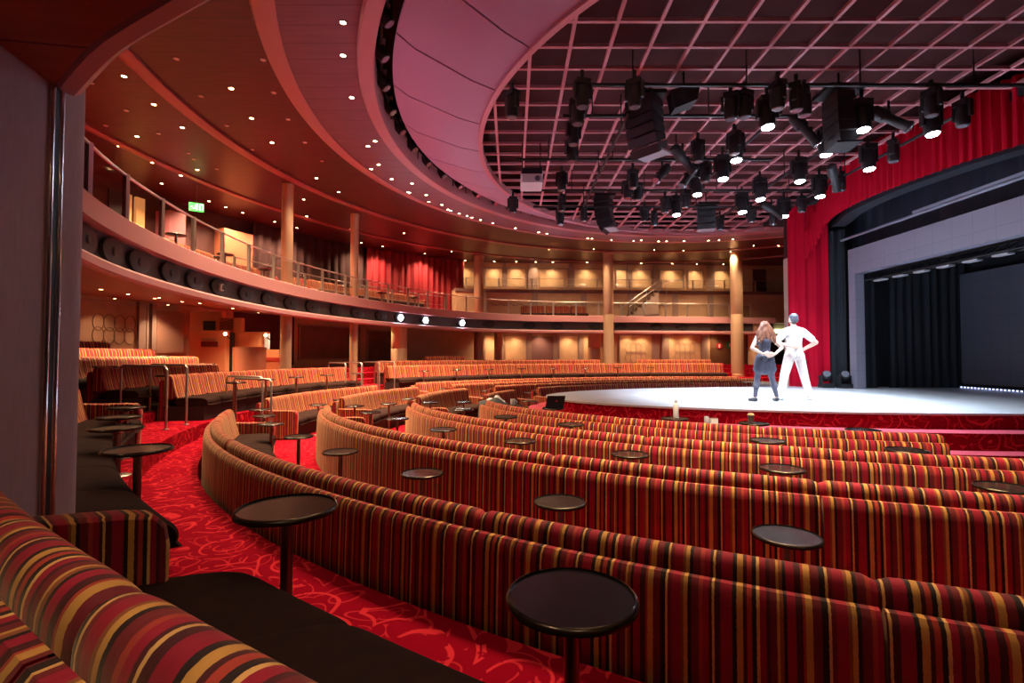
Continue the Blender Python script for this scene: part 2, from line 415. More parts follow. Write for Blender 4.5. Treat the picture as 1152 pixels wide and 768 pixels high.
# ------------------------------------------------------------------ seating rows
ROWS = {  # name: (a, b, floor, near block t-range, middle block, far block, words)
 'd': (9.2, 6.0, 0, (-68, -9), (3, 24), (31, 96), 'row beside the stage'),
 'c': (10.7, 7.5, 0, (-82, -10), (-1, 24), (31, 96), 'second row from the stage'),
 'b': (12.35, 8.95, 0, (-90, -12), (-3, 24), (31, 97), 'third row from the stage'),
 'a': (13.9, 10.8, 0, (-92, -14), (-4, 24), (31, 97), 'fourth row from the stage'),
 'p': (15.3, 13.2, .55, None, (-8, 23), (31, 97), 'aisle platform row'),
 'q': (16.4, 14.3, .72, (-44, -24), (-9, 22), (33, 96), 'second row behind the aisle'),
 'r': (17.5, 15.4, .90, (-40, -24), (-9, 9), (30, 52), 'third row behind the aisle'),
 's': (18.6, 16.5, 1.10, (-38, -24), (-9, 8), (34, 46), 'fourth row behind the aisle'),
 't': (19.7, 17.6, 1.30, (-36, -24), (-9, 7), None, 'top row against the rear wall'),
}
PATHS = {k: ell(v[0], v[1]) for k, v in ROWS.items()}
COLUMNS_FAR = [(5.0, 25.75), (11.65, 25.75), (-1.78, 26.6), (-.75, 27.5), (4.6, 27.8), (13.6, 27.9), (13.0, 27.0)]
def clear_of_columns(path, s0, s1):
    for x, y in COLUMNS_FAR+[(-7.0, 15.4), (-5.9, 18.8), (-4.9, 21.6)]:
        for k in range(9):
            P, N = path.pos(s0+(s1-s0)*k/8, -.3)
            if hypot(P.x-x, P.y-y) < .75: return False
    return True
for key, (a, b, zf, near, mid, far, words) in ROWS.items():
    path = PATHS[key]
    for block, rng in (('near side', near), ('centre block', mid), ('far side', far)):
        if not rng: continue
        s0, s1 = path.at_t(rng[0]), path.at_t(rng[1]); n = max(1, round((s1-s0)/2.0)); w = (s1-s0)/n
        for i in range(n):
            q0, q1 = s0+w*i, s0+w*(i+1)
            P, N = path.pos((q0+q1)/2)
            if P.x > 11.6 and block == 'far side': continue
            if not clear_of_columns(path, q0, q1): continue
            nearb = block == 'near side' and key in 'abcd'
            idx = (n-1-i) if block == 'near side' else i
            lab = f'striped sofa, {nth(idx)} from the aisle end, {words}, {block}'
            sofa(path, q0, q1, zf, lab, f'striped sofas of the {words}', arm0=(i == 0 and block != 'near side' and key in 'abcd'), arm1=(i == n-1 and key in 'abcd'), fine=1.5 if nearb else 1, whole_roll=nearb and i < n-1)
# the platform row on the camera's side, cut by the grey pillar
pp = PATHS['p']; sA = pp.at_t(-47.2)
pp2 = pp.offset(.025); sA2 = pp2.at_t(-47.2); w = 1.5; names = ['beside the grey pillar, with the wide striped armrest', 'under the camera, second from the grey pillar', 'third from the grey pillar']
for i, nm in enumerate(names):
    q1 = sA2-w*i; q0 = q1-w
    # the end nearest the pillar is cut at a slant
    sofa(pp2, q0, q1, .55, 'striped sofa with brown seat '+nm, 'platform row sofas by the pillar', arm1=(i == 0), fine=3, seatw=.68, armskew=-.12, allskew=-.52, big=True)
sB = pp.at_t(-43.2); sC = pp.at_t(-22); n = 4; w = (sC-sB)/n
for i in range(n):
    sofa(pp, sB+w*i, sB+w*(i+1), .55, f'striped sofa with brown seat beyond the grey pillar, {nth(i)} from it', 'platform row sofas beyond the pillar', arm1=(i == n-1), fine=2, skew=(-.85 if i == 0 else 0))

# ------------------------------------------------------------------ cocktail tables
TSPEC = [
 ([(643, 668, 1.08), (323, 569, 1.18), (155, 504, 1.19), (131, 480, 1.18), (134, 468, 1.17), (142, 457.5, 1.17)], 'in front of the platform sofas', None),
 ([(885, 601, .70), (630, 563, .70), (475, 531, .70), (383, 507, .70), (336, 490, .70), (305, 476, .71), (297, 467, .72), (292, 460, .74)], 'between the fourth and third rows', 0),
 ([(1130, 547, .75), (880, 526, .75), (709, 510, .75), (585, 495, .75), (499, 482, .75), (447, 470, .75), (417, 463, .75), (399, 456, .76)], 'between the third and second rows', 0),
 ([(1020, 505.5, .80), (863, 494.6, .80), (642, 476.5, .80), (569, 468, .80), (521, 460, .80), (484, 452, .80)], 'between the second row and the stage row', 0),
 ([(971, 483, .86), (848, 475.5, .86), (759, 470, .86), (622, 458.5, .86), (577, 455, .86)], 'beside the stage steps', 0)]
TABLES = {}
for pts, words, fz in TSPEC:
    for i, (px, py, zt) in enumerate(pts):
        x, y = at(px, py, zt); z0 = floor_z(x, y) if fz is None else fz
        TABLES[(px, py)] = (x, y, zt)
        from_ = 'the grey pillar' if fz is None else 'the steps side'
        lab = f'black round table {words}, {nth(i)} from the camera end'
        if i == 0 and fz is None: lab = 'big round black cocktail table directly before the camera, beside the fourth row back'
        table(x, y, z0, zt, lab, f'cocktail tables {words}', fine=(i < 4 or fz is None), D=.40)
for key, (t0, t1), step in (('a', (-3, 24), 1.25), ('b', (-2, 24), 1.3), ('c', (2, 24), 1.4), ('d', (6, 24), 1.4), ('p', (-7, 23), 1.3), ('q', (-9, 21), 1.35), ('q', (-40, -25), 1.35), ('r', (-9, 8), 1.4), ('r', (-38, -25), 1.4), ('s', (-8, 7), 1.5),
                            ('a', (32, 82), 1.5), ('b', (33, 84), 1.5), ('c', (33, 86), 1.5), ('d', (34, 78), 1.5), ('p', (33, 84), 1.6), ('q', (35, 78), 1.7)):
    path = PATHS[key]; s0, s1 = path.at_t(t0), path.at_t(t1); n = int((s1-s0)/step); blk = 'near side' if t1 < -20 else 'centre block' if t0 < 25 else 'far side'
    for i in range(n):
        P, N = path.pos(s0+.5+(s1-s0-1)*i/max(1, n-1), -1.0); zf = ROWS[key][2]; z0 = floor_z(P.x, P.y) if key in 'pqrs' else 0
        if any(hypot(P.x-x, P.y-y) < .6 for x, y in COLUMNS_FAR+[(-7.0, 15.4)]): continue
        table(P.x, P.y, z0, zf+.70, f'small black table before the {ROWS[key][6]}, {blk}, {nth(i)} from its aisle', 'distant cocktail tables', fine=False)

# ------------------------------------------------------------------ stage
st = thing('thrust_stage', 'raised oval thrust stage with pale floor and red carpeted front', 'stage', (6, 11.4, 0))
def stage_path(d): 
    e = ell(7.7+d, 3.45+d, -90, 90, 160); pts = [(20, CY-3.45-d)]+[tuple(p) for p in e.p]+[(20, CY+3.45+d)]
    return Path(pts)
def ledge(name, d, zt, m_top, m_side, zb=0.0):
    p = stage_path(d); n = len(p.p); mb = MB()
    mb.add([(q.x, q.y, z) for z in (zb, zt) for q in p.p], [(i, i+1, n+i+1, n+i) for i in range(n-1)]); mb.mi = 1
    mb.add([(q.x, q.y, zt) for q in p.p], [tuple(range(n))]); return obj(name, mb, [m_side, m_top], st, smooth=30)
NOSE = mat('rose_step_carpet', (.50, .05, .09), .8)
ledge('lower_step', .80, .36, NOSE, CARPET); ledge('upper_step', .42, .62, NOSE, CARPET); ledge('deck', 0, .87, STAGEF, CARPET)
mb = MB(); p = stage_path(0); sweep(mb, p, 0, p.L, 260, [(0, .845), (.025, .845), (.025, .878), (0, .878)], 0); obj('edge_trim', mb, mat('pale_edge_trim', (.55, .42, .40), .4), st)
mb = MB(); mb.box(8.3, 20, 14.8, 18, .0, .868); mb.box(8.3, 20, 4.5, 8.0, .0, .868); obj('wing_floor', mb, STAGEF, st)

# proscenium drapes
def drape(name, pts, z0, z1, m, lab=None, cat='curtain', amp=.05, wl=.22, parent=None, rows=8, flare=0):
    p = Path(pts); n = int(p.L/wl*8); vs = []; fs = []; mb = MB(); ph = random.random()*9
    for side in (0, 1):
        for j in range(rows+1):
            for i in range(n+1):
                s = p.L*i/n; f = j/rows; a = amp*(1-.35*f)*(sin(2*pi*s/wl+ph+.6*sin(s*3+f))+.35*sin(2*pi*s/wl*2.3+1)); P, N = p.pos(s, a+(.012 if side else 0)+flare*f)
                za = z0(s/p.L) if callable(z0) else z0; zb = z1(s/p.L) if callable(z1) else z1
                vs.append((P.x, P.y, zb+(za-zb)*f))
    B = (rows+1)*(n+1); W = n+1
    for side in (0, 1):
        for j in range(rows):
            for i in range(n):
                q = side*B+j*W+i; fs.append((q, q+1, q+W+1, q+W) if side else (q, q+W, q+W+1, q+1))
    for i in range(n):
        for j in (0, rows): fs.append((j*W+i, j*W+i+1, B+j*W+i+1, B+j*W+i))
    for j in range(rows):
        for i in (0, n): q = j*W+i; fs.append((q, q+W, B+q+W, B+q))
    mb.add(vs, fs); o = obj(name, mb, m, parent, smooth=80, fix=False)
    if lab: tag(o, lab, cat)
    return o
def spline(cp, per=14):
    out = []
    for i in range(len(cp)-1):
        p0, p1, p2, p3 = [Vector(cp[max(0, min(len(cp)-1, k))]) for k in (i-1, i, i+1, i+2)]
        for k in range(per):
            t = k/per; out.append(tuple(.5*((2*p1)+(p2-p0)*t+(2*p0-5*p1+4*p2-p3)*t*t+(3*p1-p0-3*p2+p3)*t**3)))
    return out+[tuple(cp[-1])]
VAL = spline([(9.25, 7.2), (9.0, 8.4), (8.62, 9.6), (8.36, 11.4), (8.5, 12.9), (8.9, 14.1), (8.95, 14.8), (8.74, 15.25)])
def vbot(f): return 5.50 if f < .84 else 5.50-1.15*((f-.84)/.16)**1.3
def vtop(f): return 6.75 if f < .84 else 6.75-1.7*((f-.84)/.16)**1.2
drape('stage_valance', VAL, vbot, vtop, RED, 'gathered red velvet valance arching over the front of the stage', 'valance', amp=.04, wl=.17)
drape('stage_curtain', [(8.50, 15.3), (8.72, 15.12), (9.05, 14.95), (9.42, 14.75)], .87, 6.4, RED, 'tall red velvet curtain hanging at the far side of the stage opening', amp=.05, wl=.3, rows=12)
drape('masking_drape', [(9.42, 14.72), (9.62, 14.6), (9.72, 14.45)], .87, 5.5, BLKD, 'narrow black drape between red curtain and grey screen frame', 'drape', amp=.03, wl=.16)
drape('wing_drape', [(10.0, 14.35), (10.35, 14.4), (10.55, 14.42)], .87, 4.2, BLKD, 'slim black leg drape just inside the grey screen frame', 'drape', amp=.03, wl=.2)
drape('backdrop_drape', [(10.95, 14.5), (11.6, 14.55), (12.3, 14.52), (13.1, 14.42)], .87, 4.9, BLKD, 'wide black drape beside the upstage video wall', 'drape', amp=.06, wl=.24, rows=10)
drape('border_drape', [(10.3, 7.5), (10.3, 11.4), (10.3, 15.0)], 4.55, 6.4, TEASER, 'navy border cloth hanging above the grey screen frame', 'drape', amp=.03, wl=.5)
# LED portal and wall
po = thing('screen_portal', 'grey video tile frame surrounding the stage opening', 'screen', (9.8, 11.4, .87))
mb = MB(); mb.box(9.7, 9.95, 14.02, 14.3, .87, 4.84); obj('side_tower', mb, LED, po)
mb = MB(); mb.box(9.7, 9.95, 7.2, 7.48, .87, 4.84); obj('side_tower', mb, LED, po)
mb = MB(); mb.box(9.7, 9.95, 7.48, 14.02, 4.12, 4.84); obj('lintel', mb, LED, po)
mb = MB(); 
for i in range(60): 
    y = 7.5+6.6*i/60; mb.cyl((9.83, y, 4.84), (9.83, y+.05, 4.90), .012, n=6)
obj('cable_clip', mb, BLACK, po)
tr = thing('lighting_truss', 'black truss with pale tubes under the grey screen frame', 'truss', (10.15, 11, 4.0))
mb = MB()
for dy, dz in ((0, 0), (.22, 0), (0, .2), (.22, .2)): mb.cyl((10.02+dy, 7.4, 3.93+dz), (10.02+dy, 14.1, 3.93+dz), .02, n=8)
for i in range(30):
    y = 7.4+6.7*i/30; mb.tube([(10.02, y, 3.93), (10.24, y+.11, 4.13), (10.02, y+.22, 3.93)], .01, 5)
obj('truss_frame', mb, BLACK, tr)
for i in range(9):
    y = 8.0+i*.68; mb = MB(); mb.box(10.05, 10.2, y, y+.34, 3.86, 3.90); obj('batten_light', mb, mat('pale_tube', (.55, .57, .62), .3) if i == 0 else bpy.data.materials['pale_tube'], tr)
scr = thing('video_wall', 'large dark grey video wall at the back of the stage', 'screen', (13.15, 11, .87))
mb = MB(); mb.box(13.0, 13.2, 7.0, 14.4, 1.0, 4.15); obj('screen_panel', mb, LEDB, scr)
mb = MB(); mb.box(13.0, 13.2, 7.0, 14.4, .87, 1.0); obj('plinth', mb, BLACK, scr)
mb = MB(); mb.box(12.86, 12.96, 8.0, 14.35, .875, .93); lb = obj('light_batten', mb, BLACK); tag(lb, 'black batten with tiny blue lamps along the video wall foot', 'light')
LBL = mat('blue_pixel', (.3, .4, 1), .3, emit=(.45, .5, 1), es=3)
mb = MB()
for i in range(60): mb.box(12.845, 12.86, 8.05+i*.105, 8.09+i*.105, .89, .915)
o = obj('pixel_light', mb, LBL, lb); o['kind'] = 'stuff'
mb = MB(); mb.box(8.9, 20, 5.0, 17.5, 6.35, 6.5); struct(obj('ceiling_stage', mb, mat('black_stage_loft', (.008, .010, .014), .8)))
mb = MB(); sweep(mb, Path(VAL).offset(-.35), 0, Path(VAL).L*.86, 60, [(-.25, 5.5), (.1, 5.5), (.1, 5.62), (-.25, 5.62)]); o = obj('valance_soffit', mb, mat('black_valance_backing', (.012, .016, .026), .7)); tag(o, 'black curved soffit board behind the red valance hem', 'soffit')
mb = MB(); mb.cyl((9.45, 7.4, 5.1), (9.45, 14.2, 5.1), .035, n=10); mb.box(9.40, 9.50, 7.5, 11.6, 5.13, 5.19); o = obj('lighting_bar', mb, mat('pale_blue_bar', (.22, .24, .32), .35, .3)); tag(o, 'long slim grey bar slung under the valance above the stage', 'bar')
mb = MB(); mb.box(9.35, 9.42, 14.78, 14.84, .87, 5.3); o = obj('drape_track', mb, BLACK); tag(o, 'thin black upright track at the red curtain edge', 'track')
mb = MB(); mb.box(8.60, 8.70, 15.45, 15.7, .87, 4.85); struct(obj('trim_1', mb, CREAM))
mb = MB(); mb.box(13.3, 20, 4.5, 18, .0, 7.2); struct(obj('wall_stage', mb, BLKD))
mb = MB(); mb.add([(8.65, 15.75, 0), (16.6, 29.5, 0), (16.9, 29.3, 0), (8.9, 15.6, 0), (8.65, 15.75, 7.2), (16.6, 29.5, 7.2), (16.9, 29.3, 7.2), (8.9, 15.6, 7.2)], [(0, 1, 5, 4), (1, 2, 6, 5), (2, 3, 7, 6), (3, 0, 4, 7), (4, 5, 6, 7), (0, 3, 2, 1)]); struct(obj('wall_proscenium', mb, MAROON))
mb = MB(); mb.box(9.4, 20, 14.9, 15.1, 0, 7.2); struct(obj('wall_wing', mb, BLKD))
mb = MB(); mb.box(9.2, 9.5, -9, 7.2, 0, 7.2); struct(obj('wall_stage_side', mb, MAROON))

# floor-standing moving heads by the curtain
def stage_fixture(px, py, lab):
    x, y = at(px, py, .87); r = thing('stage_fixture', lab, 'stage light', (x, y, .87), 'moving lights on the stage floor')
    mb = MB(); mb.box(-.16, .16, -.14, .14, 0, .12); obj('base', mb, BLACKP, r, local=True)
    for sx in (-1, 1):
        mb = MB(); mb.box(sx*.16-.025, sx*.16+.025, -.07, .07, .12, .36); obj('yoke_arm', mb, BLACKP, r, local=True)
    mb = MB(); mb.lathe([(.05, -.17), (.11, -.14), (.13, 0), (.125, .13), (.10, .17)], 18, (0, 0, .33), (-.35, -.8, .45)); lh = obj('lamp_head', mb, BLACKP, r, local=True)
    mb = MB(); mb.lathe([(.095, 0), (.095, .012)], 18, Vector((0, 0, .33))+Vector((-.35, -.8, .45)).normalized()*.17, (-.35, -.8, .45)); obj('lens', mb, LENSD, lh, local=True)
stage_fixture(929.5, 436, 'black moving-head lamp on stage beside the red curtain foot'); stage_fixture(950, 436.5, 'black moving-head lamp on stage at the screen frame foot')
x, y = at(980.5, 433.5, .87); r = thing('floor_lamp_unit', 'small white floor lamp at the black leg drape foot', 'stage light', (x, y, .87))
mb = MB(); mb.box(-.14, .14, -.1, .1, .03, .2); obj('housing', mb, WHITE, r, local=True); mb = MB(); mb.box(-.12, .12, -.115, -.1, .05, .18); obj('lens', mb, LENSD, r, local=True); mb = MB(); mb.box(-.15, -.13, -.05, .05, 0, .12); mb.box(.13, .15, -.05, .05, 0, .12); obj('bracket', mb, BLACK, r, local=True)

# ------------------------------------------------------------------ ceiling
RC = (7.0, 11.4)
def annulus(mb, r0, r1, z0, z1, t0=-180, t1=180, n=180, c=RC):
    vs = []; fs = []
    for i in range(n+1):
        t = radians(t0+(t1-t0)*i/n)
        for r, z in ((r0, z0), (r1, z0), (r1, z1), (r0, z1)): vs.append((c[0]-r*cos(t), c[1]+r*sin(t), z))
    for i in range(n):
        for j in range(4): k = (j+1) % 4; fs.append((i*4+j, i*4+k, (i+1)*4+k, (i+1)*4+j))
    mb.add(vs, fs)
CZ = 7.15
mb = MB(); annulus(mb, 11.6, 24, CZ, CZ+.1); struct(obj('ceiling', mb, WOODC), 'dark red wood ceiling over the balcony', 'ceiling')
mb = MB(); annulus(mb, 10.1, 11.35, CZ-.12, CZ-.02); struct(obj('ceiling_ring', mb, RINGC))
def ring_trim(name, prof, r, m=PINK, t0=-180, t1=180):
    p = arc(RC[0], RC[1], r, t0, t1, 200); mb = MB(); sweep(mb, p, 0, p.L, 200, prof); return struct(obj(name, mb, m))
ring_trim('trim_ring_lip', [(-.28, CZ-.16), (-.26, CZ-.22), (-.02, CZ-.22), (.02, CZ-.16), (.0, CZ), (-.1, CZ+.30), (-.28, CZ+.30)], 10.1)
ring_trim('trim_ring_outer', [(-.02, CZ-.14), (.12, CZ-.16), (.32, CZ-.08), (.36, CZ-.0), (.0, CZ+.02)], 11.33)
ring_trim('trim_ceiling_band', [(-.14, CZ-.05), (.0, CZ-.07), (.14, CZ-.05), (.14, CZ+.02), (-.14, CZ+.02)], 14.1, TRIMB)
ring_trim('trim_ceiling_rear', [(-.11, CZ-.05), (.0, CZ-.07), (.11, CZ-.05), (.11, CZ+.02), (-.11, CZ+.02)], 16.9, TRIMB)
mb = MB(); annulus(mb, 0, 11.6, CZ+.95, CZ+1.05); struct(obj('ceiling_upper', mb, BLACKC))
mb = MB(); annulus(mb, 10.0, 10.1, CZ-.1, CZ+.96); struct(obj('wall_cove', mb, DARK))
# suspended mauve cone ring + rose lattice
GZ = EYE+4.78
p = arc(RC[0], RC[1], 1, -180, 180, 220); 
def cone():
    root = thing('ceiling_reflector', 'suspended mauve panelled ring sloping down to the lattice', 'ceiling panel', (RC[0], RC[1], GZ))
    N = 36
    for i in range(N):
        t0 = -180+360*i/N+.12; t1 = -180+360*(i+1)/N-.12; vs = []; fs = []; k = 8; mb = MB()
        for j in range(k+1):
            t = radians(t0+(t1-t0)*j/k)
            for r, z in ((7.72, GZ-.06), (8.2, GZ+.04), (9.2, GZ+.40), (9.5, GZ+.60), (9.5, GZ+.66), (7.75, GZ+.04)): vs.append((RC[0]-r*cos(t), RC[1]+r*sin(t), z))
        for j in range(k):
            for q in range(6): w = (q+1) % 6; fs.append((j*6+q, j*6+w, (j+1)*6+w, (j+1)*6+q))
        fs += [tuple(range(6)), tuple(k*6+q for q in range(6))]; mb.add(vs, fs)
        x = RC[0]-8.6*cos(radians((t0+t1)/2))
        if x < 11: obj('reflector_panel', mb, CONEM, root)
cone()
p = arc(RC[0], RC[1], 7.72, -180, 180, 200); mb = MB(); sweep(mb, p, 0, p.L, 200, [(-.05, GZ-.09), (.05, GZ-.09), (.05, GZ+.08), (-.05, GZ+.08)]); struct(obj('trim_lattice_rim', mb, GRIDM))
mb = MB(); cell = .1233*4.78; RG = 7.7; bw = .026
k0 = .0138
for i in range(-14, 16):
    y = CY+(i-.5)*cell
    if abs(y-RC[1]) < RG:
        h = sqrt(RG**2-(y-RC[1])**2); mb.box(RC[0]-h, RC[0]+h, y-bw, y+bw, GZ-.02, GZ+.035)
for i in range(-14, 16):
    x = 2.749+(i+7)*.6154
    if abs(x-RC[0]) < RG:
        h = sqrt(RG**2-(x-RC[0])**2); mb.box(x-bw, x+bw, RC[1]-h, RC[1]+h, GZ-.021, GZ+.034)
struct(obj('ceiling_lattice', mb, GRIDM, smooth=0), 'open rose lattice ceiling over the front seats and stage', 'ceiling')
mb = MB(); annulus(mb, .01, 7.6, GZ+.62, GZ+.67); struct(obj('ceiling_void', mb, BLACKC))
# catwalk rail and lamps in the cove
rail = thing('catwalk_rail', 'black rail running round the ceiling cove', 'railing', (RC[0], RC[1], CZ))
p = arc(RC[0], RC[1], 9.72, -100, 100, 160); mb = MB()
for z in (CZ+.18, CZ+.38): mb.tube([(*p.pos(p.L*i/120)[0], z) for i in range(121)], .02, 6)
for i in range(46): q = p.pos(p.L*i/45)[0]; mb.cyl((q.x, q.y, CZ-.05), (q.x, q.y, CZ+.4), .015, n=6)
obj('rail_frame', mb, BLACK, rail)

# ------------------------------------------------------------------ downlights
DL = []
def downlight(x, y, z, lit, label, group, r=.07, power=0, col=(1, .69, .40), spot=1.6, blend=.9):
    o = thing('downlight', label, 'downlight', (x, y, z), group)
    mb = MB(); mb.lathe([(r*1.35, 0), (r*1.35, -.012), (r*1.1, -.016), (r*1.0, -.008), (r*1.0, 0)], 14); obj('bezel', mb, STEEL, o, local=True)
    mb = MB(); mb.lathe([(r*.98, -.004), (r*.9, -.012), (r*.5, -.014)], 14); obj('lens', mb, LAMPW if lit else LAMPOFF, o, local=True)
    if power:
        ld = bpy.data.lights.new('downlight_bulb', 'SPOT'); ld.energy = power; ld.color = col; ld.spot_size = spot; ld.spot_blend = blend; ld.shadow_soft_size = .07
        lo = bpy.data.objects.new('bulb', ld); COL.objects.link(lo); lo.parent = o; lo.location = (0, 0, -.03)
HI = [(139.6, 85.4), (173, 117), (205, 143), (154, 153), (134, 164), (171.5, 182.6), (203.5, 197), (182, 206), (222, 190.6), (260, 99), (283, 132.6), (306, 160), (342, 61), (356, 200), (381, 215.6), (235, 226), (254, 232.6), (273, 239), (309, 249),
      (341.7, 224), (345, 243), (334, 256), (393, 257.6), (417.7, 264), (454.5, 262), (482, 257), (406.6, 273), (430.5, 277), (438.5, 269), (478, 285), (508, 282.5), (595, 276.6), (618, 280), (668, 280), (736, 281), (769, 281.5), (803, 282), (822, 283), (848, 276), (876, 276)]
OFF = [(289, 21), (198.6, 66), (296, 67), (102, 93), (308, 104), (226, 108), (324, 134), (255, 141), (119, 141), (142, 124), (343, 160), (284, 168), (362, 181), (212, 172), (312.5, 190), (178, 150), (248, 214), (218, 179), (244, 190)]
RINGL = [(422, 33), (443.7, 71), (404, 110), (435, 158), (414, 164), (426, 184.7), (402.7, 191), (440.6, 201), (463.5, 206), (457, 216), (441.6, 219.4), (479.5, 219), (476, 228), (462, 230.5), (497, 230), (496, 239), (483, 240), (515.6, 240), (516.6, 248), (535, 248.6), (538, 255.5), (562.5, 262), (504, 248),
         (590, 267), (606, 266), (652, 272), (664, 269), (681.6, 273), (709, 273), (721.5, 270), (737, 274), (750, 271), (766, 274), (793, 274.5), (807, 272), (820, 275)]
POW_HI, POW_RING = 520, 460
for i, (px, py) in enumerate(sorted(HI)):
    x, y = at(px, py, CZ); 
    if y > 27.5: y = 27.4; x = (px-576)/560*y
    R = hypot(x-RC[0], y-RC[1]); downlight(x, y, CZ, True, f'small lit warm downlight in the wood ceiling, {nth(i)} from the grey pillar', 'lit balcony ceiling downlights', r=.042, power=POW_HI, spot=2.2)
for i, (px, py) in enumerate(sorted(OFF)):
    x, y = at(px, py, CZ); downlight(x, y, CZ, False, f'unlit silver downlight in the wood ceiling, {nth(i)} from the grey pillar', 'unlit ceiling downlights', r=.04)
for i, (px, py) in enumerate(sorted(RINGL)):
    x, y = at(px, py, CZ-.12); R = hypot(x-RC[0], y-RC[1]); k = min(11.2, max(10.35, R))/R; x, y = RC[0]+(x-RC[0])*k, RC[1]+(y-RC[1])*k
    downlight(x, y, CZ-.12, True, f'small lit warm downlight in the rose ceiling ring, {nth(i)} counting from the camera side', 'ceiling ring downlights', r=.043, power=POW_RING)

for i in range(14):                                  # the ring carries on over the camera's side of the hall
    t = radians(-32-6.5*i); r_ = 10.5 if i % 2 else 11.05
    downlight(RC[0]-r_*cos(t), RC[1]+r_*sin(t), CZ-.12, True, f'lit downlight in the rose ceiling ring over the near rows, {nth(i)} along', 'ceiling ring downlights over the near rows', r=.043, power=POW_RING*.10, spot=1.0)
for i, (x, y) in enumerate(((.5, 5.3), (1.9, 4.7), (3.3, 4.2), (4.7, 4.1), (.35, 6.3), (1.5, 6.1), (2.8, 5.9), (4.3, 5.8))):      # lamps added at the lattice edge to light the near sofa tops
    R = hypot(x-RC[0], y-RC[1]); zz = GZ-.02 if R < 7.77 else GZ-.06+(R-7.72)*.2 if R < 8.2 else GZ+.04+(R-8.2)*.36
    downlight(x, y, zz-.01, True, f'added fill downlight at the mauve ring edge over the near rows, {nth(i)} of eight', 'added fill downlights over the near rows', r=.043, power=560, spot=1.3, col=(1, .74, .46))
# ------------------------------------------------------------------ walls
WR = 19.5
wp = arc(RC[0], RC[1], WR, -105, 50, 160)
def wall_strip(name, path, s0, s1, z0, z1, m, n=80, th=.25, o=0):
    mb = MB(); sweep(mb, path, s0, s1, n, [(o, z0), (o+th, z0), (o+th, z1), (o, z1)]); return obj(name, mb, m)
struct(wall_strip('wall_rear', wp, 0, wp.L, 0, 3.62, TAN)); struct(wall_strip('wall_rear_upper', wp, 0, wp.L, 3.62, CZ+.05, MAROON))
A0, A1, A2 = (-5.53, 26.34), (-2.2, 28.3), (17.0, 29.6)
wf = Path(spline([A0, (-3.9, 27.55), A1, (0, 28.5), (8, 29.0), A2]))
struct(wall_strip('wall_far', wf, 0, wf.L, 0, CZ+.05, TAN, 80))
wallfar = bpy.data.objects['wall_far']; wallrear = bpy.data.objects['wall_rear']; wallup = bpy.data.objects['wall_rear_upper']
def panel(parent, path, pxa, pxb, z0, z1, m, name='wall_panel', o=-.05, frame=None, motif=None):
    s0, s1 = path.hit(pxa), path.hit(pxb)
    if s0 is None or s1 is None: return
    mb = MB(); sweep(mb, path, min(s0, s1), max(s0, s1), 8, [(o, z0), (.02, z0), (.02, z1), (o, z1)]); x = obj(name, mb, m, parent)
    if frame:
        f = .07; mb = MB()
        a, b = min(s0, s1), max(s0, s1)
        for q0, q1, za, zb in ((a, b, z0, z0+f), (a, b, z1-f, z1), (a, a+f, z0+f, z1-f), (b-f, b, z0+f, z1-f)): sweep(mb, path, q0, q1, 4, [(o-.03, za), (o, za), (o, zb), (o-.03, zb)])
        obj('panel_frame', mb, frame, x)
    if motif:                                      # raised scroll relief, arches and loops
        mb = MB(); c = (s0+s1)/2; W = abs(s1-s0)*.36; zc = (z0+z1)/2; H = (z1-z0)*.33
        for fx in (-.62, -.2, .2, .62):
            for k in range(2):
                pts = []
                for i in range(15):
                    a = 2*pi*i/14; P, N = path.pos(c+W*fx+W*.22*cos(a), o-.015); pts.append((P.x, P.y, zc+H*(.35 if k else -.35)+H*.45*sin(a)))
                mb.tube(pts, .011, 5)
        obj('scroll_relief', mb, motif, x)
    return x
# far wall, lower level
for a, b in ((545, 563), (567, 593)): panel(wallfar, wf, a, b, .9, 3.0, TANP, frame=PILA)
for a, b in ((628, 651), (655, 668)): panel(wallfar, wf, a, b, .9, 3.0, TANP, frame=PILA)
for a, b in ((696, 734), (751, 789)): panel(wallfar, wf, a, b, .9, 3.05, TANP, frame=PILA, motif=PILA)
for a, b in ((563, 567), (593, 598), (622, 627), (651, 655), (734, 741), (744, 751), (789, 795)): panel(wallfar, wf, a, b, .5, 3.1, PILA, 'pilaster', o=-.12)
panel(wallfar, wf, 598, 622, .6, 2.9, mat('mauve_door_panel', (.22, .11, .10), .5), 'wall_niche', o=-.09)
panel(wallfar, wf, 799, 826, .5, 3.1, BROWN, 'service_panel', o=-.06)
panel(wallfar, wf, 840, 884, .3, 3.1, DARK, 'dark_opening', o=-.04)
# far wall, upper level (above the terrace)
for a, b in ((512, 534), (545, 566), (569, 592), (606, 640), (645, 679), (693, 706), (710, 734), (742, 770), (774, 792), (803, 826)): panel(wallfar, wf, a, b, 5.7, 6.85, TANP, frame=PILA)
for a, b in ((566, 569), (594, 604), (640, 645), (706, 710), (735, 741), (796, 803)): panel(wallfar, wf, a, b, 5.5, 7.1, PILA, 'pilaster', o=-.12)
panel(wallfar, wf, 848, 862, 5.5, 6.9, MAROON, 'dark_opening', o=-.1)
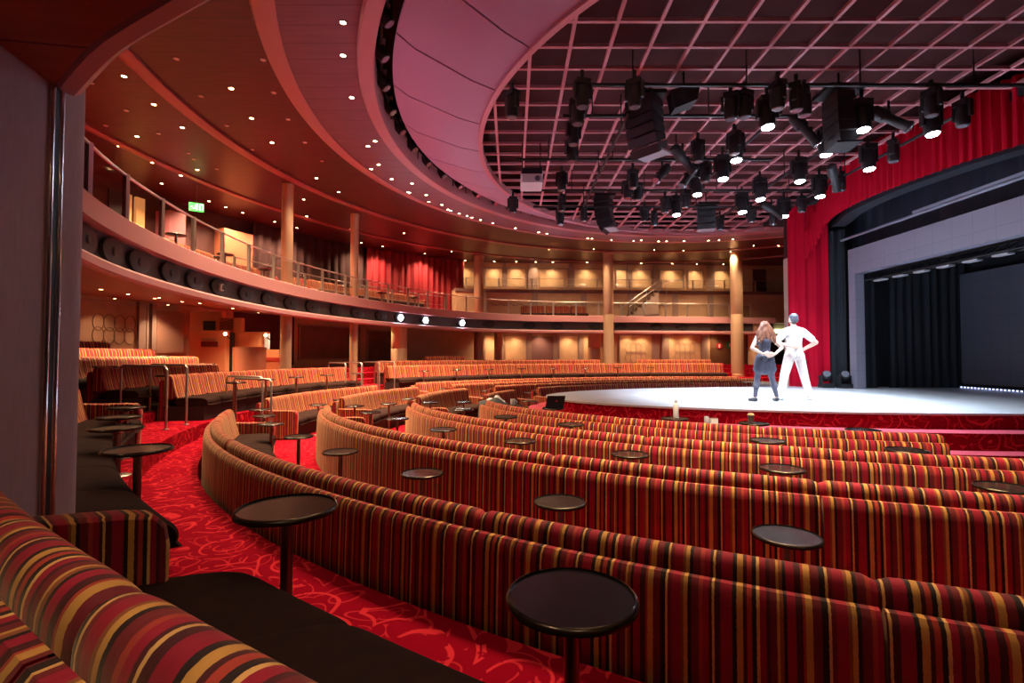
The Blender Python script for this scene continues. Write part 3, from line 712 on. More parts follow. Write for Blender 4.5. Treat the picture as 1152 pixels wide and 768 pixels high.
# rear wall, lower level by the pillar: damask panel and a square rose panel
panel(wallrear, wp, 84, 165, 1.75, 3.45, noisy(mat('brown_damask', rough=.7), 3, .25, (.26, .14, .08), (.36, .20, .12)), frame=PILA, motif=BROWN)
panel(wallrear, wp, 174, 205, 1.9, 3.3, mat('rose_square_panel', (.34, .17, .12), .5), 'square_panel', o=-.08)
for a, b in ((152, 160), (167, 172)): panel(wallrear, wp, a, b, 1.3, 3.5, PILA, 'pilaster', o=-.14)
panel(wallrear, wp, 335, 405, 1.6, 3.2, noisy(mat('brown_swag_paper', rough=.7), 2, .25, (.12, .06, .035), (.20, .10, .055)), frame=PILA)
panel(wallrear, wp, 262, 330, 1.4, 3.5, MAROON, 'dark_opening', o=-.05)
panel(wallfar, wf, 424, 535, 1.5, 3.15, bpy.data.materials['brown_swag_paper'], frame=PILA) if wf.hit(424) else panel(wallrear, wp, 412, 455, 1.5, 3.1, bpy.data.materials['brown_swag_paper'], frame=PILA)
# rear wall, upper level
panel(wallup, wp, 239, 273, 3.9, 6.55, PEACHD, 'bright_wall_block', o=-.5)
panel(wallup, wp, 172, 191, 3.9, 6.6, mat('plum_rose_paint', (.40, .13, .16), .6), 'rose_wall_block', o=-.6)
for a, b in ((134, 142), (147, 157)): panel(wallup, wp, a, b, 4.9, 6.85, mat('amber_panel', (.65, .36, .13), .6, emit=(1, .45, .14), es=.22), 'amber_panel', o=-.1)  # faint emission put into the amber so these wall panels look lit
panel(wallup, wp, 117, 133, 4.9, 6.85, DARK, 'dark_opening', o=-.06)
# upper-level red curtain along the wall
s0 = wp.hit(408); pts = [tuple(wp.pos(s0+(wp.L-s0)*i/10, -.35)[0]) for i in range(11)]+[tuple(wf.pos(q, -.4)[0]) for q in (1.2, 2.2, 3.2)]
drape('balcony_curtain', pts, 3.9, CZ-.02, DRED, 'deep red velvet curtain along the wall at the far curve of the balcony', amp=.06, wl=.35, rows=4)
s0 = wp.hit(276); s1 = wp.hit(404); pts = [tuple(wp.pos(s0+(s1-s0)*i/14, -.3)[0]) for i in range(15)]
drape('rear_curtain', pts, 3.9, CZ-.02, mat('oxblood_curtain', (.028, .002, .003), .85), 'very dark red curtain on the balcony rear wall', amp=.06, wl=.4, rows=3)

# ------------------------------------------------------------------ balcony
BP = Path(spline([(9, -3.2), (4, -1.3), (1.2, .45), (-1.02, 1.58), (-1.82, 2.06), (-2.95, 3.0), (-4.4, 4.55), (-5.5, 6.4), (-6.2, 8.6), (-6.6, 11.4), (-6.55, 14.4), (-5.9, 17.2), (-4.8, 19.9), (-3.4, 22.3), (-1.6, 24.3), (1.0, 25.7), (4.6, 26.35), (9, 26.9), (12, 27.3), (14.6, 27.6)], 12))
bal = thing('balcony', 'long curved balcony with rose painted front wrapping the hall', 'balcony', (-6.6, 11.4, 3))
NB = 360
def bal_part(name, prof, m, n=NB, s0=0, s1=None): mb = MB(); sweep(mb, BP, s0, BP.L if s1 is None else s1, n, prof); return obj(name, mb, m, bal, smooth=24)
bal_part('fascia_band', [(-.02, 3.58), (-.05, 3.585), (-.03, 3.895), (-.01, 3.91), (.15, 3.91), (.17, 3.89), (.17, 3.58)], PINK)
bal_part('recess_wall', [(.14, 3.12), (.25, 3.12), (.25, 3.60), (.14, 3.60)], SLOT)
bal_part('lower_lip', [(-.03, 2.97), (-.06, 3.00), (-.06, 3.10), (-.02, 3.14), (.25, 3.14), (.25, 3.02), (.06, 2.99), (.03, 2.96)], PINK)
def wall_dist(s):
    for k in range(10, 140):
        o = k*.05; P, N = BP.pos(s, o)
        if hypot(P.x-RC[0], P.y-RC[1]) > WR-.05 and P.x < -3 or (P.x >= -5.5 and P.y > 10 and P.y > 26.34+(P.x+5.53)*.6 and P.y > 28.2+(P.x+2.2)*.06): return o
    return 6.5
def slab(name, prof, m):
    mb = MB(); n = NB; mm = len(prof); vs = []; fs = []
    for i in range(n+1):
        s = BP.L*i/n; om = min(5.9, wall_dist(s)) if BP.pos(s)[0].y > 5 else 5.9
        for o, z in prof:
            o2 = min(o, om); P, N = BP.pos(s, o2); vs.append((P.x, P.y, z))
    for i in range(n):
        for j in range(mm): k = (j+1) % mm; fs.append((i*mm+j, (i+1)*mm+j, (i+1)*mm+k, i*mm+k))
    mb.add(vs, fs); return obj(name, mb, m, bal)
slab('soffit', [(.045, 2.97), (1.2, 3.16), (3.5, 3.38), (6.2, 3.56), (6.2, 3.60), (3.5, 3.44), (.045, 3.02)], SOFFIT)
slab('deck', [(.16, 3.58), (6.2, 3.62), (6.2, 4.20), (3.0, 4.18), (2.98, 3.94), (1.72, 3.93), (1.7, 3.68), (.16, 3.67)], CARPET)
# portholes with lamps in the recess
PORT = [103, 132, 161, 196, 223, 250, 280, 305, 330, 354, 381, 404, 430.5, 452, 480, 521, 551, 596.5, 627, 670, 699, 740, 769, 812]
LITP = {452, 480, 521}; WASH_W = 65
for i, px in enumerate(PORT):
    s = BP.hit(px); P, N = BP.pos(s, .10); d = Vector((-N.x, -N.y, 0))
    tgx = Vector((-N.y, N.x, 0)); wide = lambda mb: setattr(mb, 'v', [tuple(Vector(q)+tgx*Vector(q).dot(tgx)*.8) for q in mb.v])
    o = thing('recessed_spotlight', (f'dark round porthole lamp in the balcony front, {nth(i)} from the grey pillar' if px not in LITP else f'glaring white spotlight in the balcony front, {nth(i)} porthole from the grey pillar'), 'spotlight', (P.x, P.y, 3.36), 'balcony front portholes')
    mb = MB(); mb.lathe([(.19, -.03), (.19, .03), (.175, .036), (.10, .034), (.05, .034)], 20, (0, 0, 0), d); wide(mb); obj('ring', mb, BLACK, o, local=True)
    mb = MB(); mb.lathe([(.06, -.05), (.085, 0), (.085, .03), (.07, .045)] if px != 250 else [(.06, -.05), (.085, 0), (.085, .09), (.07, .10)], 16, (0, 0, 0), d); obj('barrel', mb, WHITE if px == 250 else BLACK, o, local=True)
    mb = MB(); mb.lathe([(.065, 0), (.06, .012)] if px not in LITP else [(.13, .0), (.12, .02)], 16, d*(.1 if px == 250 else .045), d); obj('lens', mb, LAMPB if px in LITP else BLACK, o, local=True)
    else_wash = px not in LITP and i % 2 == 0
    if else_wash:                                    # rose-lavender fill added at dark portholes, brightens the ring and lattice
        ld = bpy.data.lights.new('porthole_added_fill', 'SPOT'); ld.energy = WASH_W; ld.color = (.95, .50, .82); ld.spot_size = 1.05; ld.spot_blend = .9; ld.shadow_soft_size = .08
        lo = bpy.data.objects.new('bulb', ld); COL.objects.link(lo); lo.parent = o; lo.location = d*.14
        tgt = Vector((RC[0]-.8*N.x*0, RC[1], 6.6))-Vector((P.x, P.y, 3.36)); tgt = Vector((-N.x, -N.y, .55)); lo.rotation_euler = tgt.to_track_quat('-Z', 'Y').to_euler()
    if px in LITP:
        ld = bpy.data.lights.new('balcony_spot', 'SPOT'); ld.energy = 900; ld.color = (.85, .92, 1); ld.spot_size = .5; ld.spot_blend = .6; ld.shadow_soft_size = .06
        lo = bpy.data.objects.new('bulb', ld); COL.objects.link(lo); lo.parent = o; lo.location = d*.14
        tgt = Vector((5.2, 10.6, 1.3))-(Vector((P.x, P.y, 3.36))+d*.14); lo.rotation_euler = tgt.to_track_quat('-Z', 'Y').to_euler()
# spotlights added out of view on the camera's side, lighting stage and row backs
for i, q in enumerate((BP.hit(200)-15.2, BP.hit(200)-13.2, BP.hit(200)-11.2)):
    P, N = BP.pos(q, .10); d = Vector((-N.x, -N.y, 0)); o = thing('recessed_spotlight', f'added white spotlight in the balcony front over the camera aisle, {nth(i)} along', 'spotlight', (P.x, P.y, 3.36), 'added balcony spotlights over the camera aisle')
    mb = MB(); mb.lathe([(.19, -.03), (.19, .03), (.175, .036), (.10, .034), (.05, .034)], 20, (0, 0, 0), d); obj('ring', mb, BLACK, o, local=True)
    mb = MB(); mb.lathe([(.06, -.05), (.085, 0), (.085, .09), (.07, .10)], 16, (0, 0, 0), d); obj('barrel', mb, BLACKP, o, local=True)
    mb = MB(); mb.lathe([(.065, 0), (.06, .012)], 16, d*.1, d); obj('lens', mb, LAMPB, o, local=True)
    ld = bpy.data.lights.new('balcony_spot', 'SPOT'); ld.energy = 35; ld.color = (.90, .85, 1); ld.spot_size = .85; ld.spot_blend = .8; ld.shadow_soft_size = .06
    lo = bpy.data.objects.new('bulb', ld); COL.objects.link(lo); lo.parent = o; lo.location = d*.14
    tgt = Vector((4.4, 9.4, .9))-Vector((P.x, P.y, 3.36)); lo.rotation_euler = tgt.to_track_quat('-Z', 'Y').to_euler()
# railing on the balcony front
def railing(name, path, s0, s1, z0, h, label, step=1.25, glass=True, mids=(.5,), rr=.022):
    P, N = path.pos((s0+s1)/2); r = thing(name, label, 'railing', (P.x, P.y, z0)); n = max(1, round((s1-s0)/step))
    mb = MB(); mb.tube([(*path.pos(s0+(s1-s0)*i/(n*3))[0], z0+h) for i in range(n*3+1)], rr, 8); obj('handrail', mb, STEEL, r)
    for m_ in mids:
        mb = MB(); mb.tube([(*path.pos(s0+(s1-s0)*i/(n*3))[0], z0+h*m_) for i in range(n*3+1)], rr*.5, 6); obj('mid_rail', mb, STEEL, r)
    for i in range(n+1):
        q = path.pos(s0+(s1-s0)*i/n)[0]; mb = MB(); mb.box(q.x-.032, q.x+.032, q.y-.036, q.y+.036, z0, z0+h+.02); obj('post', mb, STEEL, r)
        if glass and i < n:
            mb = MB(); a = s0+(s1-s0)*(i+.05)/n; b = s0+(s1-s0)*(i+.95)/n; sweep(mb, path, a, b, 3, [(-.005, z0+.06), (.005, z0+.06), (.005, z0+h-.06), (-.005, z0+h-.06)]); obj('glass_panel', mb, GLASS, r)
    return r
rp = BP.offset(.07); sL = BP.hit(96) - 1.0
railing('balcony_railing', rp, sL, BP.L-1.2, 3.91, .72, 'glass and steel railing along the balcony front edge', mids=())
# balcony seats
for row, (o, zf) in enumerate(((1.55, 3.67), (2.8, 3.93), (4.2, 4.18))):
    path = BP.offset(o); s0 = path.hit(96); s1 = path.hit(505 if row == 0 else 470 if row == 1 else 400); n = max(1, round((s1-s0)/2.1)); w = (s1-s0)/n
    for i in range(n):
        if i % 4 == 3: continue
        if not clear_of_columns(path, s0+w*i, s0+w*(i+1)): continue
        sofa(path, s0+w*i, s0+w*(i+1)-.1, zf, f'striped balcony sofa, {nth(row)} row from the railing, {nth(i)} from the grey pillar', 'balcony sofas', arm1=(i % 4 == 2))
    for i in range(n*1):
        if i % 4 == 3: continue
        P, N = path.pos(s0+w*(i+.5), -1.0); table(P.x, P.y, zf if row else 3.67, zf+.68, f'small balcony table, {nth(row)} row from the railing, {nth(i)} from the grey pillar', 'balcony tables', fine=False)
rp2 = BP.offset(1.85); railing('balcony_step_railing', rp2, rp2.hit(262), rp2.hit(500), 3.93, .85, 'steel railing on the second balcony step in front of dark curtains', step=1.6, glass=False)
# far terrace on the upper level
te = thing('balcony_terrace', 'tan panelled upper terrace along the far wall above the balcony', 'terrace', (6, 28.4, 3.7))
tp = wf.offset(-.9); a, b = tp.hit(512), tp.L-.8
mb = MB(); sweep(mb, tp, a, b, 40, [(0, 3.68), (.85, 3.68), (.85, 5.40), (0, 5.40)]); obj('terrace_body', mb, TAN, te)
mb = MB(); sweep(mb, tp, a, b, 40, [(-.06, 5.30), (.3, 5.30), (.3, 5.48), (-.06, 5.48)]); obj('coping', mb, mat('dark_mauve_coping', (.16, .085, .075), .5), te)
for px in (545, 602, 657, 710, 760, 800):
    s = tp.hit(px); mb = MB(); sweep(mb, tp, s-.16, s+.16, 2, [(-.05, 3.7), (.0, 3.7), (.0, 5.3), (-.05, 5.3)]); obj('pilaster', mb, PILA, te)
for pa, pb in ((552, 596), (608, 651), (664, 703), (716, 754)):
    s0, s1 = tp.hit(pa), tp.hit(pb); mb = MB()
    for k in range(4):
        c = s0+(s1-s0)*(k+.5)/4; W = (s1-s0)/8
        mb.tube([(*tp.pos(c+W*x, -.02)[0], 4.75-.16*(1-x*x)) for x in (-1, -.6, -.2, .2, .6, 1)], .025, 5)
    obj('swag_relief', mb, PILA, te)
rp3 = tp.offset(.05); railing('terrace_railing', rp3, rp3.hit(524), rp3.L-1.2, 5.48, .62, 'thin steel railing on top of the far upper terrace', step=1.8, glass=False, rr=.016)
# stair rails up to the terrace
sr = thing('stair_railing', 'sloping twin steel stair rails climbing to the far terrace', 'railing', (6.3, 27.4, 3.7))
for yo in (0, .55):
    mb = MB(); a = at_y(700+yo*14, 345, 27.2+yo); b = at_y(741+yo*16, 316, 27.2+yo); mb.tube([a, b, (b[0]+.5, b[1], b[2]), ], .022, 8)
    for f in (0, .33, .66, 1): q = [a[k]+(b[k]-a[k])*f for k in range(3)]; mb.cyl((q[0], q[1], q[2]-.85 if q[2]-.85 > 3.66 else 3.66), q, .016, n=6)
    obj('stair_rail', mb, STEEL, sr)
mb = MB()
for i in range(8): mb.box(6.15+i*.24, 6.39+i*.24, 27.25, 27.75, 3.66, 3.85+i*.2)
obj('stair_flight', mb, PILA, sr)
for i, (pa, pb) in enumerate(((586, 612), (614, 640), (642, 659))):
    p_ = wf.offset(-1.0); s0, s1 = p_.hit(pa), p_.hit(pb); sofa(p_, s0, s1, 3.68, f'striped sofa against the far terrace on the balcony, {nth(i)} from the red curtain', 'far terrace sofas')

# ------------------------------------------------------------------ columns
def column(x, y, z0, z1, r, lab):
    mb = MB(); mb.lathe([(r*1.12, z0), (r*1.12, z0+.12), (r, z0+.14), (r, (z0+z1)/2-.01), (r*.985, (z0+z1)/2), (r, (z0+z1)/2+.01), (r, z1-.1), (r*1.08, z1-.08), (r*1.08, z1)], 28, (x, y, 0)); struct(obj('column', mb, GOLDC), lab, 'column')
column(5.0, 25.75, .72, CZ, .26, 'tall champagne metal column in front of the far balcony, beside the stage tip')
column(11.65, 25.75, .72, CZ, .30, 'tall champagne metal column in front of the far balcony, behind the dancers')
column(-1.78, 26.6, .9, CZ, .26, 'champagne metal column rising through the far curve of the balcony')
column(-7.0, 15.4, .55, CZ, .17, 'slim champagne metal column beside the sound booth')
column(-5.95, 18.7, .55, CZ, .15, 'slim champagne column under the balcony curtain edge')
column(-.75, 27.5, .9, 3.6, .24, 'short pale column under the far balcony'); column(4.6, 27.8, .9, 3.6, .36, 'stout tan column under the far balcony'); column(13.6, 27.9, .9, 3.6, .36, 'stout tan column under the far balcony by the dancers')
column(-4.9, 21.6, .72, 3.5, .34, 'stout warm lit column under the balcony curve')
# grey pillar beside the camera
pl = thing('panelled_pillar', 'big grey fabric panelled pillar with chrome trims', 'pillar', (-2.5, 1.9, .55))
pl['kind'] = 'structure'
def rbox(mb, x0, x1, y0, y1, z0, z1, r, n=8):
    pts = []
    for cx, cy, a0 in ((x1-r, y0+r, -90), (x1-r, y1-r, 0), (x0+r, y1-r, 90), (x0+r, y0+r, 180)):
        for i in range(n+1): a = radians(a0+90*i/n); pts.append((cx+r*cos(a), cy+r*sin(a)))
    m = len(pts); mb.add([(x, y, z) for z in (z0, z1) for x, y in pts], [(i, (i+1) % m, m+(i+1) % m, m+i) for i in range(m)]+[tuple(range(m))[::-1], tuple(m+i for i in range(m))])
PX, PY = -1.98, 2.36
mb = MB(); rbox(mb, PX-1.0, PX, PY-1.3, PY, .55, 3.4, .13); obj('pillar_body', mb, PILLAR, pl)
for yy in (PY-.205, PY-.25):
    mb = MB(); mb.cyl((PX+.004, yy, .55), (PX+.004, yy, 3.4), .012, n=10); obj('chrome_trim', mb, CHROME, pl)
mb = MB(); mb.box(PX-.003, PX+.006, PY-.245, PY-.21, .55, 3.4); obj('dark_joint', mb, BLACK, pl)

# ------------------------------------------------------------------ sound booth
bo = thing('sound_booth', 'peach painted sound booth with stepped walls under the balcony', 'booth', (-9, 16.5, .9))
def bx(px0, px1, py0, py1, Z, m, name, depth=.3, z0=None):
    x0, _, za = at_y(px0, py0, Z); x1, _, zb = at_y(px1, py1, Z); mb = MB(); mb.box(x0, x1, Z, Z+depth, zb if z0 is None else z0, za); return obj(name, mb, m, bo)
bx(213, 253, 371.5, 400, 15.6, PEACH, 'front_wall', .25, .9)
bx(214, 249, 350, 372, 17.2, PEACH, 'tall_wall', .25, 1.1)
bx(228.5, 241.5, 361, 371.5, 17.15, DARK, 'window'); bx(247, 263, 357.5, 390, 17.0, PEACHD, 'striped_wall', .2, 1.1)
for i in range(4): 
    a = at_y(248, 364+i*3, 16.98); b = at_y(261, 360+i*3, 16.98); mb = MB(); mb.tube([a, b], .035, 4); obj('diagonal_bar', mb, BROWN, bo)
bx(255.5, 262, 374, 391, 15.9, DARK, 'doorway', .1, .9)
bx(262, 299, 373, 400, 16.3, PEACH, 'side_wall', .25, .9); bx(263, 271.5, 357.5, 374, 16.4, PEACH, 'upper_return', .2)
bx(297.5, 302, 375, 400, 16.25, GREY, 'metal_post', .1, .9)
mb = MB(); pts = [(-7.30, 14.7), (-7.40, 14.4), (-7.6, 14.25), (-7.85, 14.25), (-8.05, 14.45)]; pth = Path(spline(pts, 6)); sweep(mb, pth, 0, pth.L, 24, [(-.06, .9), (.06, .9), (.06, 2.05), (-.06, 2.05)]); obj('curved_counter', mb, PEACHD, bo)
bx(292, 314, 393, 412, 16.1, PEACH, 'low_wall', .2, .7); bx(292, 314, 402, 405.5, 16.05, mat('brick_red_stripe', (.42, .04, .02), .5), 'red_stripe', .08)
bx(226, 244.5, 384, 390, 15.58, mat('dark_red_plaque', (.16, .012, .010), .5), 'plaque', .03); bx(226, 242, 381, 382, 15.55, STEEL, 'picture_rail', .06)
for i, (px, py) in enumerate(((253.5, 375.5), (299, 377), (290, 395))):
    x, y, z = at_y(px, py, 15.2); o = thing('booth_lamp', ['small bright lamp on the booth front wall corner', 'small bright lamp on the booth metal post', 'small bright lamp on the curved booth counter'][i], 'lamp', (x, y, z), 'booth lamps')
    mb = MB(); mb.ball((0, 0, 0), .05, 10, 6); obj('bulb_glass', mb, mat('booth_bulb', (1, .9, .7), .4, emit=(1, .75, .35), es=9) if i == 0 else bpy.data.materials['booth_bulb'], o, local=True)
    mb = MB(); mb.cyl((0, .02, -.04), (0, .25, -.12), .02, n=6); obj('bracket', mb, BLACK, o, local=True)

# ------------------------------------------------------------------ aisle handrails
def hoop(p, q, z0a, z0b, zt, lab):
    r = thing('aisle_handrail', lab, 'handrail', (p[0], p[1], z0a), 'aisle handrails')
    mb = MB(); mb.tube([(*p, z0a), (*p, zt-.05), (p[0]+(q[0]-p[0])*.05, p[1]+(q[1]-p[1])*.05, zt), (q[0]+(p[0]-q[0])*.05, q[1]+(p[1]-q[1])*.05, zt), (*q, zt-.05), (*q, z0b)], .021, 10); obj('hoop', mb, STEEL, r)
    for c, z in ((p, z0a), (q, z0b)): mb = MB(); mb.lathe([(.05, 0), (.05, .012), (.03, .02)], 12, (*c, z)); obj('floor_flange', mb, STEEL, r)
hoop((-5.85, 8.45), (-7.25, 9.25), floor_z(-5.85, 8.45), floor_z(-7.25, 9.25), 1.62, 'steel hoop handrail on the aisle steps beside the platform sofas')
hoop((-5.9, 9.05), (-7.0, 9.65), floor_z(-5.9, 9.05), floor_z(-7.0, 9.65), 1.63, 'steel hoop handrail on the aisle steps, second one from the platform sofas')
hoop((-4.75, 9.85), (-5.8, 10.4), floor_z(-4.75, 9.85), floor_z(-5.8, 10.4), 1.33, 'steel hoop handrail at the end of the fourth row')
hoop((-5.1, 10.2), (-6.15, 10.75), floor_z(-5.1, 10.2), floor_z(-6.15, 10.75), 1.36, 'steel hoop handrail second from the end of the fourth row')
for i, (px, y) in enumerate(((389, 15.6), (407, 16.2), (427, 17.2), (444, 17.8))):
    x = (px-576)/560*y; hoop((x, y), (x-.8, y+.75), floor_z(x, y), floor_z(x-.8, y+.75), floor_z(x-.8, y+.75)+.85, f'steel hoop handrail in the far aisle, {nth(i)} of four')
# lit step nosing in the near aisle
x, y = at(202, 477, .32); o = thing('step_light', 'low step light glowing yellow-green on the aisle step', 'step light', (x, y, .30)); d = (.9, .44)
mb = MB(); mb.obox((0, 0), d, .32, .09, 0, .06); obj('housing', mb, BLACK, o, local=True); 
for k in (-.18, 0, .18): mb = MB(); mb.obox((k*d[0]+.04, k*d[1]-.085), d, .07, .012, .02, .05); obj('lens', mb, YELG, o, local=True)

# ------------------------------------------------------------------ EXIT sign
x, y = at(221, 233, 6.45); r = thing('exit_sign', 'green running-man exit sign hanging from the balcony ceiling', 'sign', (x, y, 6.45))
ax = Vector((.83, .5)).normalized()
mb = MB(); mb.obox((0, 0), ax, .20, .03, -.13, .13); obj('sign_box', mb, EXITG, r, local=True)
mb = MB()
def sgn(u, z): u *= .72; z *= .9; return (ax.x*u+ax.y*.036, ax.y*u-ax.x*.036, z)
mb.ball(sgn(.02, .085), .024, 8, 6)
for a, b in (((.01, .06), (-.03, -.01)), ((-.03, -.01), (.03, -.05)), ((.03, -.05), (.01, -.11)), ((-.03, -.01), (-.07, -.06)), ((-.07, -.06), (-.12, -.06)), ((.0, .05), (.06, .02)), ((.0, .05), (-.06, .03)), ((.13, -.10), (.13, .1)), ((.13, .1), (.23, .1)), ((.23, .1), (.23, -.1)), ((-.22, 0), (-.14, 0))): mb.tube([sgn(*a), sgn(*b)], .014, 5)
obj('pictogram', mb, EXITW, r, local=True)
mb = MB(); mb.cyl((0, 0, .14), (0, 0, CZ-6.45), .012, n=6); obj('hanger_rod', mb, STEEL, r, local=True)
# small safety signs on the far lower wall
for px, py, m_, lab in ((808.5, 389, mat('red_sign', (.6, .02, .03), .4), 'small round red fire sign on the brown far wall panel'), (820, 388, mat('green_sign', (.02, .3, .12), .4), 'small green safety sign on the brown far wall panel')):
    s = wf.hit(px); P, N = wf.pos(s, -.08); _, _, z = at_y(px, py, P.y); o = thing('safety_sign', lab, 'sign', (P.x, P.y, z))
    mb = MB(); mb.lathe([(.17, 0), (.17, .02)], 20, (0, 0, 0), (-N.x, -N.y, 0)) if 'red' in lab else mb.box(-.15, .15, -.02, 0, -.2, .2); obj('plate', mb, m_, o, local=True)
    mb = MB(); mb.box(-.04, .04, -.035, -.02, -.1, .1); obj('symbol', mb, WHITE, o, local=True)
P, N = wf.pos(wf.hit(877), -.1); _, _, z = at_y(876, 372.5, P.y); o = thing('exit_sign', 'small glowing green exit sign beside the man on the far wall', 'sign', (P.x, P.y, z)); mb = MB(); mb.box(-.35, .35, -.05, 0, -.12, .12); obj('sign_box', mb, EXITW, o, local=True); mb = MB(); mb.box(-.36, .36, -.03, .02, -.13, -.12); obj('frame', mb, STEEL, o, local=True)

# ------------------------------------------------------------------ overhead rig
PZ = EYE+4.22
for i, (y, x0, x1) in enumerate(((7.65, 1.0, 8.1), (8.65, .9, 5.0), (10.6, .1, 5.6), (12.6, .6, 8.0), (14.0, .6, 8.0))):
    o = thing('lighting_pipe', f'black lighting pipe hung across the hall under the lattice, {nth(i)} from the camera', 'pipe', (x0, y, PZ), 'cross pipes under the lattice')
    mb = MB(); mb.cyl((0, 0, 0), (x1-x0, 0, 0), .03, n=8); obj('pipe', mb, BLACK, o, local=True)
    for k in range(4): mb = MB(); q = (x1-x0)*(k+.5)/4; mb.cyl((q, 0, 0), (q, 0, GZ-PZ), .012, n=6); obj('hanger', mb, BLACK, o, local=True)
for i, x in enumerate((2.0, 4.6, 6.3, 7.7)):
    o = thing('lighting_pipe', f'black lighting pipe running towards the far wall, {nth(i)} from the audience', 'pipe', (x, 8.4, PZ-.06), 'long pipes under the lattice')
    mb = MB(); mb.cyl((0, 0, 0), (0, 6.2, 0), .03, n=8); obj('pipe', mb, BLACK, o, local=True)
    for k in range(3): mb = MB(); mb.cyl((0, .6+k*2.4, 0), (0, .6+k*2.4, GZ-PZ+.06), .012, n=6); obj('hanger', mb, BLACK, o, local=True)
HEADP = None
def make_head(lit, aim, big=1.0):
    r = thing('moving_head', '', 'stage light', (0, 0, 0)); k = big
    mb = MB(); mb.box(-.13*k, .13*k, -.10*k, .10*k, .20*k, .30*k); mb.cyl((0, 0, .30*k), (0, 0, .48*k), .03, n=8); obj('base', mb, BLACKP, r, local=True)
    for sx in (-1, 1): mb = MB(); mb.box(sx*.15*k-.02, sx*.15*k+.02, -.045*k, .045*k, -.06*k, .24*k); obj('yoke_arm', mb, BLACKP, r, local=True)
    A = Vector(aim).normalized(); mb = MB(); mb.lathe([(.06*k, -.20*k), (.115*k, -.17*k), (.125*k, 0), (.12*k, .16*k), (.108*k, .21*k)], 16, (0, 0, 0), A); lh = obj('lamp_head', mb, BLACKP, r, local=True)
    mb = MB(); mb.lathe([(.098*k, 0), (.09*k, .012*k)], 16, A*(.212*k), A); obj('lens', mb, LAMPB if lit else LENSD, lh, local=True)
    return r
LZ = EYE+3.95
LIT = [(863, 144), (970, 147), (928.4, 174.6), (1048, 151.7), (827.7, 181), (813, 202), (784, 219.5), (760.7, 242), (899, 204.5), (855, 224.7), (834.6, 239), (882, 243.8), (922, 221.6), (977, 191)]
STAGE_W = 240
hl = make_head(True, (.0, -.12, -1)); tmpl = hl
for i, (px, py) in enumerate(LIT):
    x, y = at(px, py, LZ-.21); o = hl if i == 0 else dup(hl, (0, 0, 0)); o.location = (x, y, LZ); o['group'] = 'lit stage heads'
    line = 0 if x < 5.4 else 1 if x < 7.0 else 2
    o['label'] = f'black moving head shining white, {nth(sum(1 for a, b in LIT[:i] if (0 if at(a, b, LZ-.21)[0] < 5.4 else 1 if at(a, b, LZ-.21)[0] < 7 else 2) == line))} on the {["audience side", "middle", "curtain side"][line]} pipe'
    ld = bpy.data.lights.new('stage_head_beam', 'SPOT'); ld.energy = STAGE_W; ld.color = (.74, .85, 1); ld.spot_size = 1.25; ld.spot_blend = .7; ld.shadow_soft_size = .1
    lo = bpy.data.objects.new('beam', ld); COL.objects.link(lo); lo.parent = o; lo.location = (0, -.03, -.25)
    d = Vector((5.6, 11.2, .9))-Vector((x, y, LZ)); d.x *= .45; d.y *= .45; lo.rotation_euler = d.to_track_quat('-Z', 'Y').to_euler()
hd = make_head(False, (0, 0, -1), .82); hd.location = (0, 0, -50)
DHEAD = [(655, 108), (650, 128), (645, 152), (643, 172), (632, 206), (632, 230), (630, 246), (657, 242), (712, 203), (706, 215), (785, 172), (793, 196), (822, 122), (838, 120), (826, 163), (875, 110), (896, 112), (1005, 172), (1048, 118), (1083, 130), (946, 206), (902, 231), (870, 246), (576, 120), (577, 232), (717, 217), (725, 242), (736, 247), (905, 118), (714, 108), (748, 232), (771, 226), (845, 243), (810, 252)]
for i, (px, py) in enumerate(DHEAD):
    x, y = at(px, py, LZ); o = hd if i == 0 else dup(hd, (0, 0, 0)); o.location = (x, y, LZ); o.rotation_euler = (0, 0, random.random()*6)
    o['label'] = f'dark unlit moving head under the lattice, {nth(i)} counted from the mauve ring'; o['group'] = 'unlit stage heads'
pr_ = [(745, 195, (-.5, -.5, -.6)), (1000, 133, (.6, -.4, -.6)), (768, 178, (.6, .2, -.6)), (938, 199, (.5, .5, -.6)), (905, 145, (.5, -.2, -.8)), (868, 236, (.7, -.2, -.6)), (776, 196, (-.5, -.2, -.7))]
for i, (px, py, aim) in enumerate(pr_):
    x, y = at(px, py, LZ); o = thing('profile_spotlight', f'black tilted profile spotlight clamped to the rig, {nth(i)} of seven', 'stage light', (x, y, LZ), 'profile spotlights'); A = Vector(aim).normalized()
    mb = MB(); mb.lathe([(.06, -.32), (.10, -.28), (.11, -.05), (.075, .0), (.075, .28), (.09, .30), (.09, .36)], 16, (0, 0, 0), A); obj('barrel', mb, BLACKP, o, local=True)
    mb = MB(); mb.lathe([(.08, 0), (.07, .01)], 16, A*.362, A); obj('lens', mb, LENSD, o, local=True)
    mb = MB(); mb.cyl((0, 0, 0), (0, 0, .3), .02, n=6); mb.box(-.13, .13, -.02, .02, -.03, .03); obj('yoke', mb, BLACK, o, local=True)
